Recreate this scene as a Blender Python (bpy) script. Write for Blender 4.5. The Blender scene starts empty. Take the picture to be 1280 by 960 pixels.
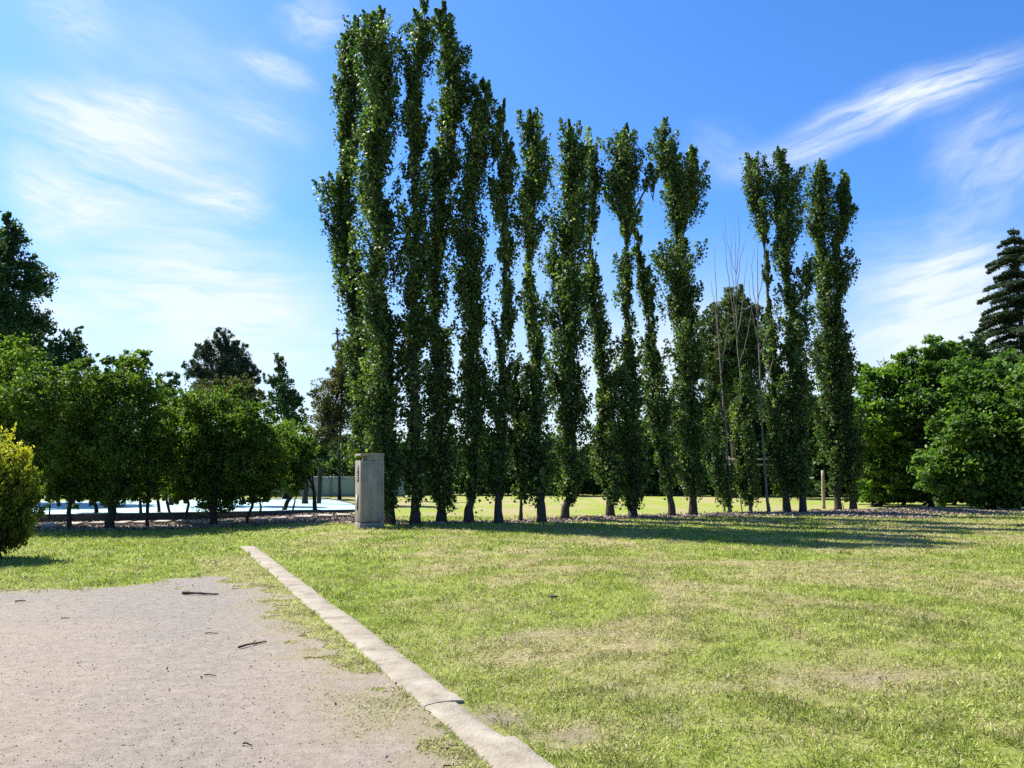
import bpy, math
import numpy as np
from mathutils import Vector

rng = np.random.default_rng(7)
R = math.radians
scene = bpy.context.scene
col = scene.collection

# ------------------------------------------------------------------ camera model (photo measured at 1280 x 960)
F = 960.0
PITCH = math.atan(115 / 960)
CAMZ = 1.6
SP, CP = math.sin(PITCH), math.cos(PITCH)

def ray(px, py):
    a, b = (px - 640) / F, (480 - py) / F
    return np.array([a, CP - b * SP, SP + b * CP])

def smooth(a, b, x):
    t = np.clip((x - a) / (b - a), 0, 1)
    return t * t * (3 - 2 * t)

def hash2(ix, iy, seed):
    n = (ix.astype(np.int64) * 374761393 + iy.astype(np.int64) * 668265263 + seed * 974711) & 0x7fffffff
    n = ((n ^ (n >> 13)) * 1274126177) & 0x7fffffff
    n = n ^ (n >> 16)
    return (n & 0xffff) / 65535.0

def vnoise(x, y, seed=0):
    ix, iy = np.floor(x), np.floor(y)
    fx, fy = x - ix, y - iy
    fx = fx * fx * (3 - 2 * fx); fy = fy * fy * (3 - 2 * fy)
    a, b = hash2(ix, iy, seed), hash2(ix + 1, iy, seed)
    c, d = hash2(ix, iy + 1, seed), hash2(ix + 1, iy + 1, seed)
    return (a * (1 - fx) + b * fx) * (1 - fy) + (c * (1 - fx) + d * fx) * fy

def fbm(x, y, seed=0, oct=4):
    x = np.asarray(x, float); y = np.asarray(y, float)
    s, amp, tot = 0, 1.0, 0
    for o in range(oct):
        s = s + amp * vnoise(x * 2 ** o + 17.3 * o, y * 2 ** o - 9.1 * o, seed + o)
        tot += amp; amp *= 0.5
    return s / tot

def flat(px, py, z=0.0):
    d = ray(px, py); t = (z - CAMZ) / d[2]
    return np.array([d[0] * t, d[1] * t, z])

# kerb line on the ground
KA, KB = flat(652, 960), flat(309, 684)
KD = (KB - KA)[:2]; KLEN = np.linalg.norm(KD); KD = KD / KLEN
KN = np.array([KD[1], -KD[0]])             # points to the lawn (right) side

def kerb_st(x, y):
    dx, dy = x - KA[0], y - KA[1]
    return dx * KN[0] + dy * KN[1], dx * KD[0] + dy * KD[1]

def ground(x, y):
    x = np.asarray(x, float); y = np.asarray(y, float)
    s, t = kerb_st(x, y)
    h = 0.20 * smooth(0.15, 4.0, s)
    h = h + 0.035 * (fbm(x * 0.35, y * 0.35, 3, 3) - 0.5) * smooth(0.1, 1.5, s)
    h = h + 0.012 * (fbm(x * 2.1, y * 2.1, 5, 2) - 0.5) * smooth(0.1, 0.6, s)
    h = h + 0.16 * np.exp(-((x - 15.3) / 2.6) ** 2 - ((y - 29.3) / 1.0) ** 2)      # litter mound at the right end of the row
    return h

def at(px, py, dz=0.0):
    d = ray(px, py); t = CAMZ / -d[2]
    for _ in range(30):
        t = 0.5 * t + 0.5 * (CAMZ - float(ground(d[0] * t, d[1] * t)) - dz) / -d[2]
    return np.array([d[0] * t, d[1] * t, float(ground(d[0] * t, d[1] * t)) + dz])

def plane(px, py, yb):
    d = ray(px, py); t = yb / d[1]
    return np.array([d[0] * t, yb, CAMZ + d[2] * t])

# ------------------------------------------------------------------ mesh helpers
def mesh_np(name, verts, faces_list, mat, parent=None, attrs=None, smooth_shade=False):
    """faces_list: list of (n,k) index arrays"""
    me = bpy.data.meshes.new(name)
    verts = np.ascontiguousarray(verts, dtype=np.float32)
    me.vertices.add(len(verts)); me.vertices.foreach_set('co', verts.ravel())
    loops = np.concatenate([f.ravel() for f in faces_list]).astype(np.int32)
    totals = np.concatenate([np.full(len(f), f.shape[1]) for f in faces_list]).astype(np.int32)
    starts = np.concatenate([[0], np.cumsum(totals)[:-1]]).astype(np.int32)
    me.loops.add(len(loops)); me.loops.foreach_set('vertex_index', loops)
    me.polygons.add(len(totals)); me.polygons.foreach_set('loop_start', starts); me.polygons.foreach_set('loop_total', totals)
    if smooth_shade:
        me.polygons.foreach_set('use_smooth', np.ones(len(totals), dtype=bool))
    for k, v in (attrs or {}).items():
        a = me.attributes.new(k, 'FLOAT', 'POINT'); a.data.foreach_set('value', np.ascontiguousarray(v, dtype=np.float32))
    me.update(calc_edges=True)
    me.materials.append(mat)
    o = bpy.data.objects.new(name, me); col.objects.link(o)
    if parent is not None: o.parent = parent
    return o

def tag(o, label=None, cat=None, group=None, kind=None):
    if label: o['label'] = label
    if cat: o['category'] = cat
    if group: o['group'] = group
    if kind: o['kind'] = kind
    return o

def empty(name, loc, label, cat, group=None):
    o = bpy.data.objects.new(name, None); col.objects.link(o)
    o.location = [float(c) for c in loc]; o.empty_display_size = 0.2
    return tag(o, label, cat, group)

class MB:
    def __init__(s): s.v = []; s.q = []; s.t = []; s.n = 0
    def add(s, v, q=None, t=None):
        v = np.asarray(v, float)
        if q is not None and len(q): s.q.append(np.asarray(q, int) + s.n)
        if t is not None and len(t): s.t.append(np.asarray(t, int) + s.n)
        s.v.append(v); s.n += len(v)
    def tube(s, pts, radii, k=7, wob=0.0):
        pts = np.asarray(pts, float); n = len(pts)
        tan = np.gradient(pts, axis=0); tan /= np.linalg.norm(tan, axis=1)[:, None] + 1e-9
        ref = np.array([0.31, 0.95, 0.05]) if abs(tan[0][2]) > 0.6 else np.array([0.05, 0.1, 1.0])
        a = np.cross(tan, ref); a /= np.linalg.norm(a, axis=1)[:, None] + 1e-9
        b = np.cross(tan, a)
        ang = np.linspace(0, 2 * np.pi, k, endpoint=False)
        rad = np.asarray(radii, float)[:, None] * (1 + wob * rng.standard_normal((n, k)))
        v = pts[:, None, :] + rad[..., None] * (np.cos(ang)[None, :, None] * a[:, None, :] + np.sin(ang)[None, :, None] * b[:, None, :])
        i = np.arange(n - 1)[:, None] * k; j = np.arange(k)[None, :]; j2 = (j + 1) % k
        q = np.stack([i + j, i + j2, i + k + j2, i + k + j], -1).reshape(-1, 4)
        v = v.reshape(-1, 3)
        v = np.vstack([v, pts[:1], pts[-1:]])
        c0, c1 = n * k, n * k + 1
        t = [[c0, (jj + 1) % k, jj] for jj in range(k)] + [[c1, (n - 1) * k + jj, (n - 1) * k + (jj + 1) % k] for jj in range(k)]
        s.add(v, q, t)
    def box(s, cx, cy, cz, sx, sy, sz, rz=0.0, jitter=0.0, taper=0.0):
        v = np.array([[x, y, z] for z in (-.5, .5) for y in (-.5, .5) for x in (-.5, .5)], float) * [sx, sy, sz]
        if taper: v[4:, :2] *= 1 - taper
        if jitter: v += rng.uniform(-jitter, jitter, v.shape)
        c, sn = math.cos(rz), math.sin(rz)
        x = v[:, 0] * c - v[:, 1] * sn; y = v[:, 0] * sn + v[:, 1] * c
        v = np.stack([x + cx, y + cy, v[:, 2] + cz], 1)
        s.add(v, [[0, 2, 3, 1], [4, 5, 7, 6], [0, 1, 5, 4], [1, 3, 7, 5], [3, 2, 6, 7], [2, 0, 4, 6]])
    def build(s, name, mat, parent=None, origin=None, smooth_shade=False):
        v = np.vstack(s.v)
        if origin is not None: v = v - np.asarray(origin)
        f = []
        if s.q: f.append(np.vstack(s.q))
        if s.t: f.append(np.vstack(s.t))
        return mesh_np(name, v, f, mat, parent, smooth_shade=smooth_shade)

def bevel(o, w, seg=2):
    m = o.modifiers.new('bevel', 'BEVEL'); m.width = w; m.segments = seg; m.limit_method = 'ANGLE'
    return o

# ------------------------------------------------------------------ materials
def newmat(name):
    m = bpy.data.materials.new(name); m.use_nodes = True
    nt = m.node_tree; nt.nodes.clear()
    out = nt.nodes.new('ShaderNodeOutputMaterial')
    return m, nt, out

def N(nt, typ, **kw):
    n = nt.nodes.new(typ)
    for k, v in kw.items():
        if k.startswith('i_'):
            key = k[2:]
            key = int(key) if key.isdigit() else key.replace('_', ' ')
            n.inputs[key].default_value = v
        else: setattr(n, k, v)
    return n

def ramp(nt, fac, stops, interp='LINEAR'):
    r = nt.nodes.new('ShaderNodeValToRGB'); r.color_ramp.interpolation = interp
    e = r.color_ramp.elements
    while len(e) < len(stops): e.new(0.5)
    for el, (p, c) in zip(e, stops):
        el.position = p; el.color = (*c, 1) if len(c) == 3 else c
    if fac is not None: nt.links.new(fac, r.inputs['Fac'])
    return r

def mixc(nt, fac, a, b, mode='MIX'):
    m = nt.nodes.new('ShaderNodeMix'); m.data_type = 'RGBA'; m.blend_type = mode
    for sock, val in ((m.inputs[0], fac), (m.inputs[6], a), (m.inputs[7], b)):
        if hasattr(val, 'is_linked') or hasattr(val, 'links'): nt.links.new(val, sock)
        elif isinstance(val, (tuple, list)): sock.default_value = (*val, 1) if len(val) == 3 else val
        else: sock.default_value = val
    return m.outputs[2]

def leaf_mat(name, dark, mid, light, trans=0.35, rough=0.6, tcol=None, spec=0.2):
    m, nt, out = newmat(name)
    at_ = N(nt, 'ShaderNodeAttribute', attribute_name='var')
    r = ramp(nt, at_.outputs['Fac'], [(0.0, dark), (0.55, mid), (1.0, light)])
    p = N(nt, 'ShaderNodeBsdfPrincipled'); p.inputs['Roughness'].default_value = rough
    p.inputs['Specular IOR Level'].default_value = spec
    nt.links.new(r.outputs[0], p.inputs['Base Color'])
    t = N(nt, 'ShaderNodeBsdfTranslucent')
    tc = mixc(nt, 1.0, r.outputs[0], tcol or (1.35, 1.6, 0.55), 'MULTIPLY')
    nt.links.new(tc, t.inputs['Color'])
    mx = N(nt, 'ShaderNodeMixShader'); mx.inputs[0].default_value = trans
    nt.links.new(p.outputs[0], mx.inputs[1]); nt.links.new(t.outputs[0], mx.inputs[2])
    nt.links.new(mx.outputs[0], out.inputs[0])
    return m

def rough_mat(name, stops, scale=8, detail=6, bump=0.3, rough=0.9, stretch=(1, 1, 1), bscale=None, bdist=0.02, spec=0.2):
    m, nt, out = newmat(name)
    tc = N(nt, 'ShaderNodeTexCoord'); mp = N(nt, 'ShaderNodeMapping'); mp.inputs['Scale'].default_value = stretch
    nt.links.new(tc.outputs['Object'], mp.inputs[0])
    n = N(nt, 'ShaderNodeTexNoise'); n.inputs['Scale'].default_value = scale; n.inputs['Detail'].default_value = detail
    n.inputs['Roughness'].default_value = 0.65
    nt.links.new(mp.outputs[0], n.inputs['Vector'])
    r = ramp(nt, n.outputs['Fac'], stops)
    p = N(nt, 'ShaderNodeBsdfPrincipled'); p.inputs['Roughness'].default_value = rough; p.inputs['Specular IOR Level'].default_value = spec
    nt.links.new(r.outputs[0], p.inputs['Base Color'])
    if bump:
        n2 = N(nt, 'ShaderNodeTexNoise'); n2.inputs['Scale'].default_value = bscale or scale * 4; n2.inputs['Detail'].default_value = 5
        nt.links.new(mp.outputs[0], n2.inputs['Vector'])
        b = N(nt, 'ShaderNodeBump'); b.inputs['Strength'].default_value = bump; b.inputs['Distance'].default_value = bdist
        nt.links.new(n2.outputs['Fac'], b.inputs['Height']); nt.links.new(b.outputs[0], p.inputs['Normal'])
    nt.links.new(p.outputs[0], out.inputs[0])
    return m

M = {}
M['poplar'] = leaf_mat('poplar_leaves', (0.020, 0.042, 0.011), (0.058, 0.098, 0.021), (0.25, 0.30, 0.085), 0.40, 0.55, spec=0.3)
M['hedge'] = leaf_mat('small_tree_leaves', (0.032, 0.064, 0.011), (0.078, 0.128, 0.019), (0.18, 0.23, 0.04), 0.45)
M['hedge_light'] = leaf_mat('light_small_tree_leaves', (0.05, 0.095, 0.013), (0.11, 0.165, 0.020), (0.21, 0.255, 0.04), 0.45)
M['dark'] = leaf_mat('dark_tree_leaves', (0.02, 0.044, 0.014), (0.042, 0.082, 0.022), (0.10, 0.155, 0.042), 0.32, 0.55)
M['back'] = leaf_mat('background_tree_leaves', (0.02, 0.046, 0.014), (0.04, 0.08, 0.022), (0.09, 0.15, 0.04), 0.32)
M['conifer'] = leaf_mat('conifer_needles', (0.022, 0.038, 0.022), (0.04, 0.064, 0.034), (0.085, 0.12, 0.058), 0.2, 0.6)
M['pine'] = leaf_mat('pine_needles', (0.035, 0.058, 0.018), (0.07, 0.105, 0.032), (0.14, 0.18, 0.06), 0.3, 0.6)
M['olive'] = leaf_mat('olive_brown_leaves', (0.045, 0.05, 0.018), (0.085, 0.085, 0.028), (0.14, 0.13, 0.045), 0.35)
M['broad'] = leaf_mat('broad_tree_leaves', (0.036, 0.080, 0.012), (0.082, 0.150, 0.023), (0.165, 0.25, 0.055), 0.40, 0.55, spec=0.3)
M['broad_light'] = leaf_mat('light_broad_tree_leaves', (0.055, 0.11, 0.014), (0.12, 0.20, 0.026), (0.22, 0.31, 0.06), 0.45, 0.55)
M['gold'] = leaf_mat('golden_shrub_sprays', (0.035, 0.06, 0.010), (0.22, 0.23, 0.02), (0.55, 0.46, 0.05), 0.35)
M['bark'] = rough_mat('grey_brown_bark', [(0.3, (0.022, 0.018, 0.014)), (0.55, (0.058, 0.048, 0.038)), (0.75, (0.11, 0.095, 0.078))], 9, stretch=(3, 3, 0.8), bump=0.7)
M['bark_dark'] = rough_mat('dark_bark', [(0.3, (0.02, 0.016, 0.013)), (0.7, (0.06, 0.048, 0.038))], 10, stretch=(3, 3, 0.8), bump=0.7)
M['deadwood'] = rough_mat('bleached_dead_wood', [(0.3, (0.08, 0.07, 0.058)), (0.7, (0.22, 0.195, 0.165))], 9, stretch=(3, 3, 0.6), bump=0.5)
M['stake'] = rough_mat('weathered_stake_wood', [(0.3, (0.22, 0.17, 0.11)), (0.7, (0.38, 0.31, 0.21))], 6, stretch=(4, 4, 0.5), bump=0.4)
M['concrete'] = rough_mat('weathered_pillar_concrete', [(0.25, (0.13, 0.114, 0.09)), (0.5, (0.24, 0.213, 0.172)), (0.75, (0.33, 0.295, 0.245))], 2.6, 8, 0.12, stretch=(1.8, 1.8, 0.55), bscale=40, bdist=0.01)
M['concrete_dark'] = rough_mat('dark_concrete', [(0.3, (0.06, 0.055, 0.05)), (0.7, (0.12, 0.11, 0.10))], 6, bump=0.3)
M['paver'] = rough_mat('pale_stone_slab', [(0.3, (0.30, 0.25, 0.20)), (0.7, (0.42, 0.365, 0.30))], 5, bump=0.3, bscale=40)
M['court'] = rough_mat('pale_cyan_court_paint', [(0.3, (0.25, 0.40, 0.40)), (0.7, (0.30, 0.45, 0.445))], 1.2, bump=0.05, rough=0.7)
M['wall'] = rough_mat('dark_low_wall_stone', [(0.3, (0.05, 0.045, 0.04)), (0.7, (0.15, 0.13, 0.11))], 6, bump=0.6)
M['metal'] = rough_mat('galvanised_post', [(0.3, (0.16, 0.18, 0.17)), (0.7, (0.24, 0.26, 0.25))], 6, bump=0.1, rough=0.55)
M['meshnet'] = rough_mat('grey_green_windbreak_net', [(0.35, (0.19, 0.25, 0.22)), (0.65, (0.27, 0.33, 0.29))], 14, bump=0.3, stretch=(1, 1, 3), rough=0.8)
M['white'] = rough_mat('white_post_paint', [(0.3, (0.62, 0.66, 0.66)), (0.7, (0.76, 0.8, 0.8))], 6, bump=0.1, rough=0.5)
M['plate'] = rough_mat('dark_sign_plate', [(0.3, (0.035, 0.032, 0.03)), (0.7, (0.075, 0.065, 0.055))], 12, bump=0.2, rough=0.5)
M['label'] = rough_mat('pale_sign_plate', [(0.3, (0.5, 0.46, 0.42)), (0.7, (0.62, 0.58, 0.54))], 12, bump=0.1, rough=0.5)
M['twig'] = rough_mat('fallen_stick_bark', [(0.3, (0.03, 0.024, 0.02)), (0.7, (0.085, 0.068, 0.055))], 30, bump=0.5)
M['mulch'] = rough_mat('brown_bed_soil', [(0.3, (0.075, 0.052, 0.038)), (0.55, (0.15, 0.11, 0.082)), (0.78, (0.27, 0.21, 0.16))], 7, 8, 0.9, bscale=35, bdist=0.04)

def litter_mat():
    m, nt, out = newmat('dry_leaf_litter')
    a = N(nt, 'ShaderNodeAttribute', attribute_name='var')
    r = ramp(nt, a.outputs['Fac'], [(0, (0.09, 0.062, 0.04)), (0.5, (0.24, 0.185, 0.13)), (1, (0.46, 0.385, 0.29))])
    p = N(nt, 'ShaderNodeBsdfPrincipled'); p.inputs['Roughness'].default_value = 0.8
    nt.links.new(r.outputs[0], p.inputs['Base Color']); nt.links.new(p.outputs[0], out.inputs[0])
    return m
M['litter'] = litter_mat()

GREEN = [(0.080, 0.130, 0.014), (0.215, 0.265, 0.032), (0.385, 0.435, 0.090)]
STRAW = [(0.20, 0.155, 0.075), (0.365, 0.305, 0.155), (0.54, 0.475, 0.275)]

def blade_mat():
    m, nt, out = newmat('grass_blades')
    a = N(nt, 'ShaderNodeAttribute', attribute_name='var'); d = N(nt, 'ShaderNodeAttribute', attribute_name='dry')
    g = ramp(nt, a.outputs['Fac'], [(0, GREEN[0]), (0.5, GREEN[1]), (1, GREEN[2])])
    s = ramp(nt, a.outputs['Fac'], [(0, STRAW[0]), (0.5, STRAW[1]), (1, STRAW[2])])
    c = mixc(nt, d.outputs['Fac'], g.outputs[0], s.outputs[0])
    p = N(nt, 'ShaderNodeBsdfPrincipled'); p.inputs['Roughness'].default_value = 0.55; p.inputs['Specular IOR Level'].default_value = 0.25
    nt.links.new(c, p.inputs['Base Color'])
    t = N(nt, 'ShaderNodeBsdfTranslucent'); tc = mixc(nt, 1.0, c, (1.2, 1.35, 0.7), 'MULTIPLY'); nt.links.new(tc, t.inputs['Color'])
    mx = N(nt, 'ShaderNodeMixShader'); mx.inputs[0].default_value = 0.35
    nt.links.new(p.outputs[0], mx.inputs[1]); nt.links.new(t.outputs[0], mx.inputs[2]); nt.links.new(mx.outputs[0], out.inputs[0])
    return m
M['blade'] = blade_mat()

def lawn_mat():
    m, nt, out = newmat('mown_lawn')
    tc = N(nt, 'ShaderNodeTexCoord')
    d = N(nt, 'ShaderNodeAttribute', attribute_name='dry'); b = N(nt, 'ShaderNodeAttribute', attribute_name='bare')
    n1 = N(nt, 'ShaderNodeTexNoise'); n1.inputs['Scale'].default_value = 22; n1.inputs['Detail'].default_value = 7; n1.inputs['Roughness'].default_value = 0.75
    n2 = N(nt, 'ShaderNodeTexNoise'); n2.inputs['Scale'].default_value = 2.3; n2.inputs['Detail'].default_value = 6; n2.inputs['Roughness'].default_value = 0.7
    n3 = N(nt, 'ShaderNodeTexNoise'); n3.inputs['Scale'].default_value = 7; n3.inputs['Detail'].default_value = 6; n3.inputs['Roughness'].default_value = 0.7
    for n in (n1, n2, n3): nt.links.new(tc.outputs['Object'], n.inputs['Vector'])
    g = ramp(nt, n1.outputs['Fac'], [(0.25, (0.08, 0.115, 0.015)), (0.5, (0.21, 0.262, 0.038)), (0.75, (0.34, 0.385, 0.08))])
    s = ramp(nt, n1.outputs['Fac'], [(0.25, (0.15, 0.115, 0.055)), (0.5, (0.30, 0.25, 0.125)), (0.75, (0.42, 0.37, 0.21))])
    so = ramp(nt, n3.outputs['Fac'], [(0.3, (0.16, 0.125, 0.08)), (0.7, (0.33, 0.275, 0.195))])
    # dryness = attribute, broken up with small noise
    ad = N(nt, 'ShaderNodeMath', operation='ADD'); nt.links.new(d.outputs['Fac'], ad.inputs[0])
    ms = N(nt, 'ShaderNodeMath', operation='MULTIPLY_ADD'); nt.links.new(n3.outputs['Fac'], ms.inputs[0]); ms.inputs[1].default_value = 1.3; ms.inputs[2].default_value = -0.65
    nt.links.new(ms.outputs[0], ad.inputs[1]); ad.use_clamp = True
    c = mixc(nt, ad.outputs[0], g.outputs[0], s.outputs[0])
    ab = N(nt, 'ShaderNodeMath', operation='ADD'); nt.links.new(b.outputs['Fac'], ab.inputs[0]); nt.links.new(ms.outputs[0], ab.inputs[1]); ab.use_clamp = True
    mb = N(nt, 'ShaderNodeMath', operation='MULTIPLY'); nt.links.new(ab.outputs[0], mb.inputs[0]); nt.links.new(b.outputs['Fac'], mb.inputs[1]); mb.use_clamp = True
    c = mixc(nt, mb.outputs[0], c, so.outputs[0])
    p = N(nt, 'ShaderNodeBsdfPrincipled'); p.inputs['Roughness'].default_value = 0.95; p.inputs['Specular IOR Level'].default_value = 0.1
    nt.links.new(c, p.inputs['Base Color'])
    bp = N(nt, 'ShaderNodeBump'); bp.inputs['Strength'].default_value = 0.9; bp.inputs['Distance'].default_value = 0.05
    nt.links.new(n1.outputs['Fac'], bp.inputs['Height']); nt.links.new(bp.outputs[0], p.inputs['Normal'])
    nt.links.new(p.outputs[0], out.inputs[0])
    return m
M['lawn'] = lawn_mat()

def gravel_mat():
    m, nt, out = newmat('compacted_pink_gravel')
    tc = N(nt, 'ShaderNodeTexCoord'); e = N(nt, 'ShaderNodeAttribute', attribute_name='edge'); gy = N(nt, 'ShaderNodeAttribute', attribute_name='grey')
    def noise(s, det=6, ro=0.65):
        n = N(nt, 'ShaderNodeTexNoise'); n.inputs['Scale'].default_value = s; n.inputs['Detail'].default_value = det; n.inputs['Roughness'].default_value = ro
        nt.links.new(tc.outputs['Object'], n.inputs['Vector']); return n
    fine, mid, big = noise(85, 6, 0.8), noise(9, 8, 0.75), noise(0.9, 5)
    vor = N(nt, 'ShaderNodeTexVoronoi'); vor.inputs['Scale'].default_value = 70; nt.links.new(tc.outputs['Object'], vor.inputs['Vector'])
    pink = ramp(nt, mid.outputs['Fac'], [(0.25, (0.195, 0.156, 0.126)), (0.5, (0.272, 0.222, 0.173)), (0.75, (0.335, 0.278, 0.232))])
    grey = ramp(nt, mid.outputs['Fac'], [(0.25, (0.15, 0.13, 0.112)), (0.5, (0.215, 0.191, 0.159)), (0.75, (0.27, 0.242, 0.217))])
    ag = N(nt, 'ShaderNodeMath', operation='MULTIPLY_ADD'); nt.links.new(big.outputs['Fac'], ag.inputs[0]); ag.inputs[1].default_value = 1.6; nt.links.new(gy.outputs['Fac'], ag.inputs[2])
    rg = ramp(nt, ag.outputs[0], [(0.6, (0, 0, 0)), (1.25, (1, 1, 1))])
    rg2 = N(nt, 'ShaderNodeMapRange'); rg2.inputs['From Min'].default_value = 0.65; rg2.inputs['From Max'].default_value = 1.5; nt.links.new(ag.outputs[0], rg2.inputs['Value'])
    c = mixc(nt, rg2.outputs[0], pink.outputs[0], grey.outputs[0])
    vr = ramp(nt, fine.outputs['Fac'], [(0.3, (0.50, 0.48, 0.46)), (0.47, (0.95, 0.95, 0.95)), (0.6, (1.05, 1.04, 1.03)), (0.75, (1.28, 1.25, 1.22))])
    c = mixc(nt, 1.0, c, vr.outputs[0], 'MULTIPLY')
    vs = ramp(nt, vor.outputs['Color'], [(0.05, (0.62, 0.6, 0.58)), (0.14, (1, 1, 1))])
    c = mixc(nt, 0.7, c, vs.outputs[0], 'MULTIPLY')
    soil = ramp(nt, fine.outputs['Fac'], [(0.3, (0.14, 0.12, 0.065)), (0.7, (0.30, 0.26, 0.155))])
    c = mixc(nt, e.outputs['Fac'], c, soil.outputs[0])
    p = N(nt, 'ShaderNodeBsdfPrincipled'); p.inputs['Roughness'].default_value = 0.95; p.inputs['Specular IOR Level'].default_value = 0.15
    nt.links.new(c, p.inputs['Base Color'])
    b = N(nt, 'ShaderNodeBump'); b.inputs['Strength'].default_value = 0.7; b.inputs['Distance'].default_value = 0.012
    nt.links.new(fine.outputs['Fac'], b.inputs['Height'])
    b2 = N(nt, 'ShaderNodeBump'); b2.inputs['Strength'].default_value = 0.5; b2.inputs['Distance'].default_value = 0.04
    nt.links.new(mid.outputs['Fac'], b2.inputs['Height']); nt.links.new(b.outputs[0], b2.inputs['Normal'])
    nt.links.new(b2.outputs[0], p.inputs['Normal'])
    nt.links.new(p.outputs[0], out.inputs[0])
    return m
M['gravel'] = gravel_mat()
M['kerb'] = rough_mat('worn_kerb_concrete', [(0.28, (0.11, 0.09, 0.065)), (0.42, (0.21, 0.178, 0.132)), (0.55, (0.265, 0.232, 0.178)), (0.75, (0.34, 0.305, 0.245))], 3.2, 10, 0.8, bscale=45, bdist=0.012)
def stone_mat():
    m, nt, out = newmat('gravel_chip')
    a = N(nt, 'ShaderNodeAttribute', attribute_name='var')
    r = ramp(nt, a.outputs['Fac'], [(0, (0.04, 0.035, 0.03)), (0.2, (0.15, 0.12, 0.10)), (0.6, (0.25, 0.20, 0.17)), (1, (0.40, 0.34, 0.29))])
    p = N(nt, 'ShaderNodeBsdfPrincipled'); p.inputs['Roughness'].default_value = 0.85
    nt.links.new(r.outputs[0], p.inputs['Base Color']); nt.links.new(p.outputs[0], out.inputs[0]); return m
M['stone'] = stone_mat()

# ------------------------------------------------------------------ leaf generator
def unit(v): return v / (np.linalg.norm(v, axis=-1, keepdims=True) + 1e-9)

def leaf_mesh(name, P, size, aspect, var, mat, parent=None, origin=(0, 0, 0), axis=None, axis_amt=0.0, flatten=0.0, fold=0.12, nrm=None, namt=0.9):
    n = len(P)
    a = unit(rng.standard_normal((n, 3)) + (0 if axis is None else axis_amt * np.asarray(axis)))
    nn = rng.standard_normal((n, 3))
    if nrm is not None: nn = nn + namt * 1.4 * nrm
    if flatten: nn = nn + flatten * np.array([0, 0, 1.0]) * np.where(rng.random((n, 1)) < 0.9, 1, -1)
    b = unit(np.cross(nn, a)); nn = np.cross(a, b)
    L = (size * rng.uniform(0.65, 1.3, n))[:, None]; W = L * aspect * 0.5
    p0 = P - a * L * 0.5
    v = np.stack([p0, P + b * W + nn * L * fold - a * L * 0.08, P + a * L * 0.5, P - b * W + nn * L * fold - a * L * 0.08], 1).reshape(-1, 3) - np.asarray(origin)
    q = np.arange(4 * n).reshape(-1, 4)
    return mesh_np(name, v, [q], mat, parent, {'var': np.repeat(np.clip(var, 0, 1), 4)})

def blob_points(blobs, leaf, aspect, lai=3.0, clump=0.30, squash=0.8, hollow=1 / 2.4, zsq=1.0):
    """blobs: (center, radius) list -> leaf positions and tone values, gathered in clumps"""
    P, V, NR = [], [], []
    area = leaf * leaf * aspect * 0.5
    whole = np.mean([c for c, r in blobs], 0)
    for c, r in blobs:
        n = int(lai * math.pi * r * r / (0.5 * area))
        k = max(10, int(n / 55))
        d = unit(rng.standard_normal((k, 3)))
        rad = r * rng.random(k) ** hollow * rng.choice([0.8, 0.95, 1.08, 1.32], k, p=[0.3, 0.35, 0.25, 0.1])
        cc = np.asarray(c) + d * rad[:, None] * np.array([1, 1, zsq])
        per = rng.poisson(n / k * rng.uniform(0.4, 1.6, k))
        idx = np.repeat(np.arange(k), per)
        cs = r * clump * rng.uniform(0.55, 1.3, k)
        off = np.clip(rng.standard_normal((len(idx), 3)), -1.8, 1.8) * np.array([1, 1, squash]) * cs[idx][:, None] * 0.62
        P.append(cc[idx] + off)
        cv = rng.normal(0.45, 0.16, k)
        V.append(cv[idx] + rng.normal(0, 0.17, len(idx)))
        NR.append(unit(unit(P[-1] - np.asarray(c)) + 0.7 * unit(P[-1] - whole) + 0.6 * unit(off) + np.array([0, 0, 0.25])))
    return np.vstack(P), np.concatenate(V), np.vstack(NR)

def catmull(pts, n):
    pts = np.asarray(pts, float)
    t = np.linspace(0, 1, len(pts)); u = np.linspace(0, 1, n)
    return np.stack([np.interp(u, t, pts[:, i]) for i in range(pts.shape[1])], 1)

# ------------------------------------------------------------------ lawn sheet
def axis_vals(lo, hi, step, far, grow=1.22):
    v = list(np.arange(lo, hi + 1e-6, step)); s = step
    while v[-1] < far: s *= grow; v.append(v[-1] + s)
    s = step
    while v[0] > -far: s *= grow; v.insert(0, v[0] - s)
    return np.array(v)

def grid(xs, ys):
    X, Y = np.meshgrid(xs, ys); nx, ny = len(xs), len(ys)
    i = np.arange(ny - 1)[:, None] * nx + np.arange(nx - 1)[None, :]
    q = np.stack([i, i + 1, i + nx + 1, i + nx], -1).reshape(-1, 4)
    return X.ravel(), Y.ravel(), q

def dry_field(x, y):
    """0 green .. 1 straw"""
    d = 0.5 * fbm(x * 0.42 + 3, y * 0.42, 11, 4) + 0.5 * fbm(x * 1.5, y * 1.5, 13, 4)
    d = smooth(0.40, 0.64, d) * 0.95
    s, t = kerb_st(x, y)
    # greener along the kerb and up the left side, drier towards the middle right foreground
    d = d * (0.35 + 0.65 * smooth(0.4, 2.6, s)) + 0.05
    for (px, py, rx, ry, a) in SPOTS:
        c = at(px, py)
        d = d + a * np.exp(-((x - c[0]) / rx) ** 2 - ((y - c[1]) / ry) ** 2)
    d = d + 0.55 * np.exp(-((s + 0.55) / 0.4) ** 2) * smooth(0, -0.2, s) * smooth(12.5, 9, t)
    return np.clip(d, 0, 1)

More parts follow.
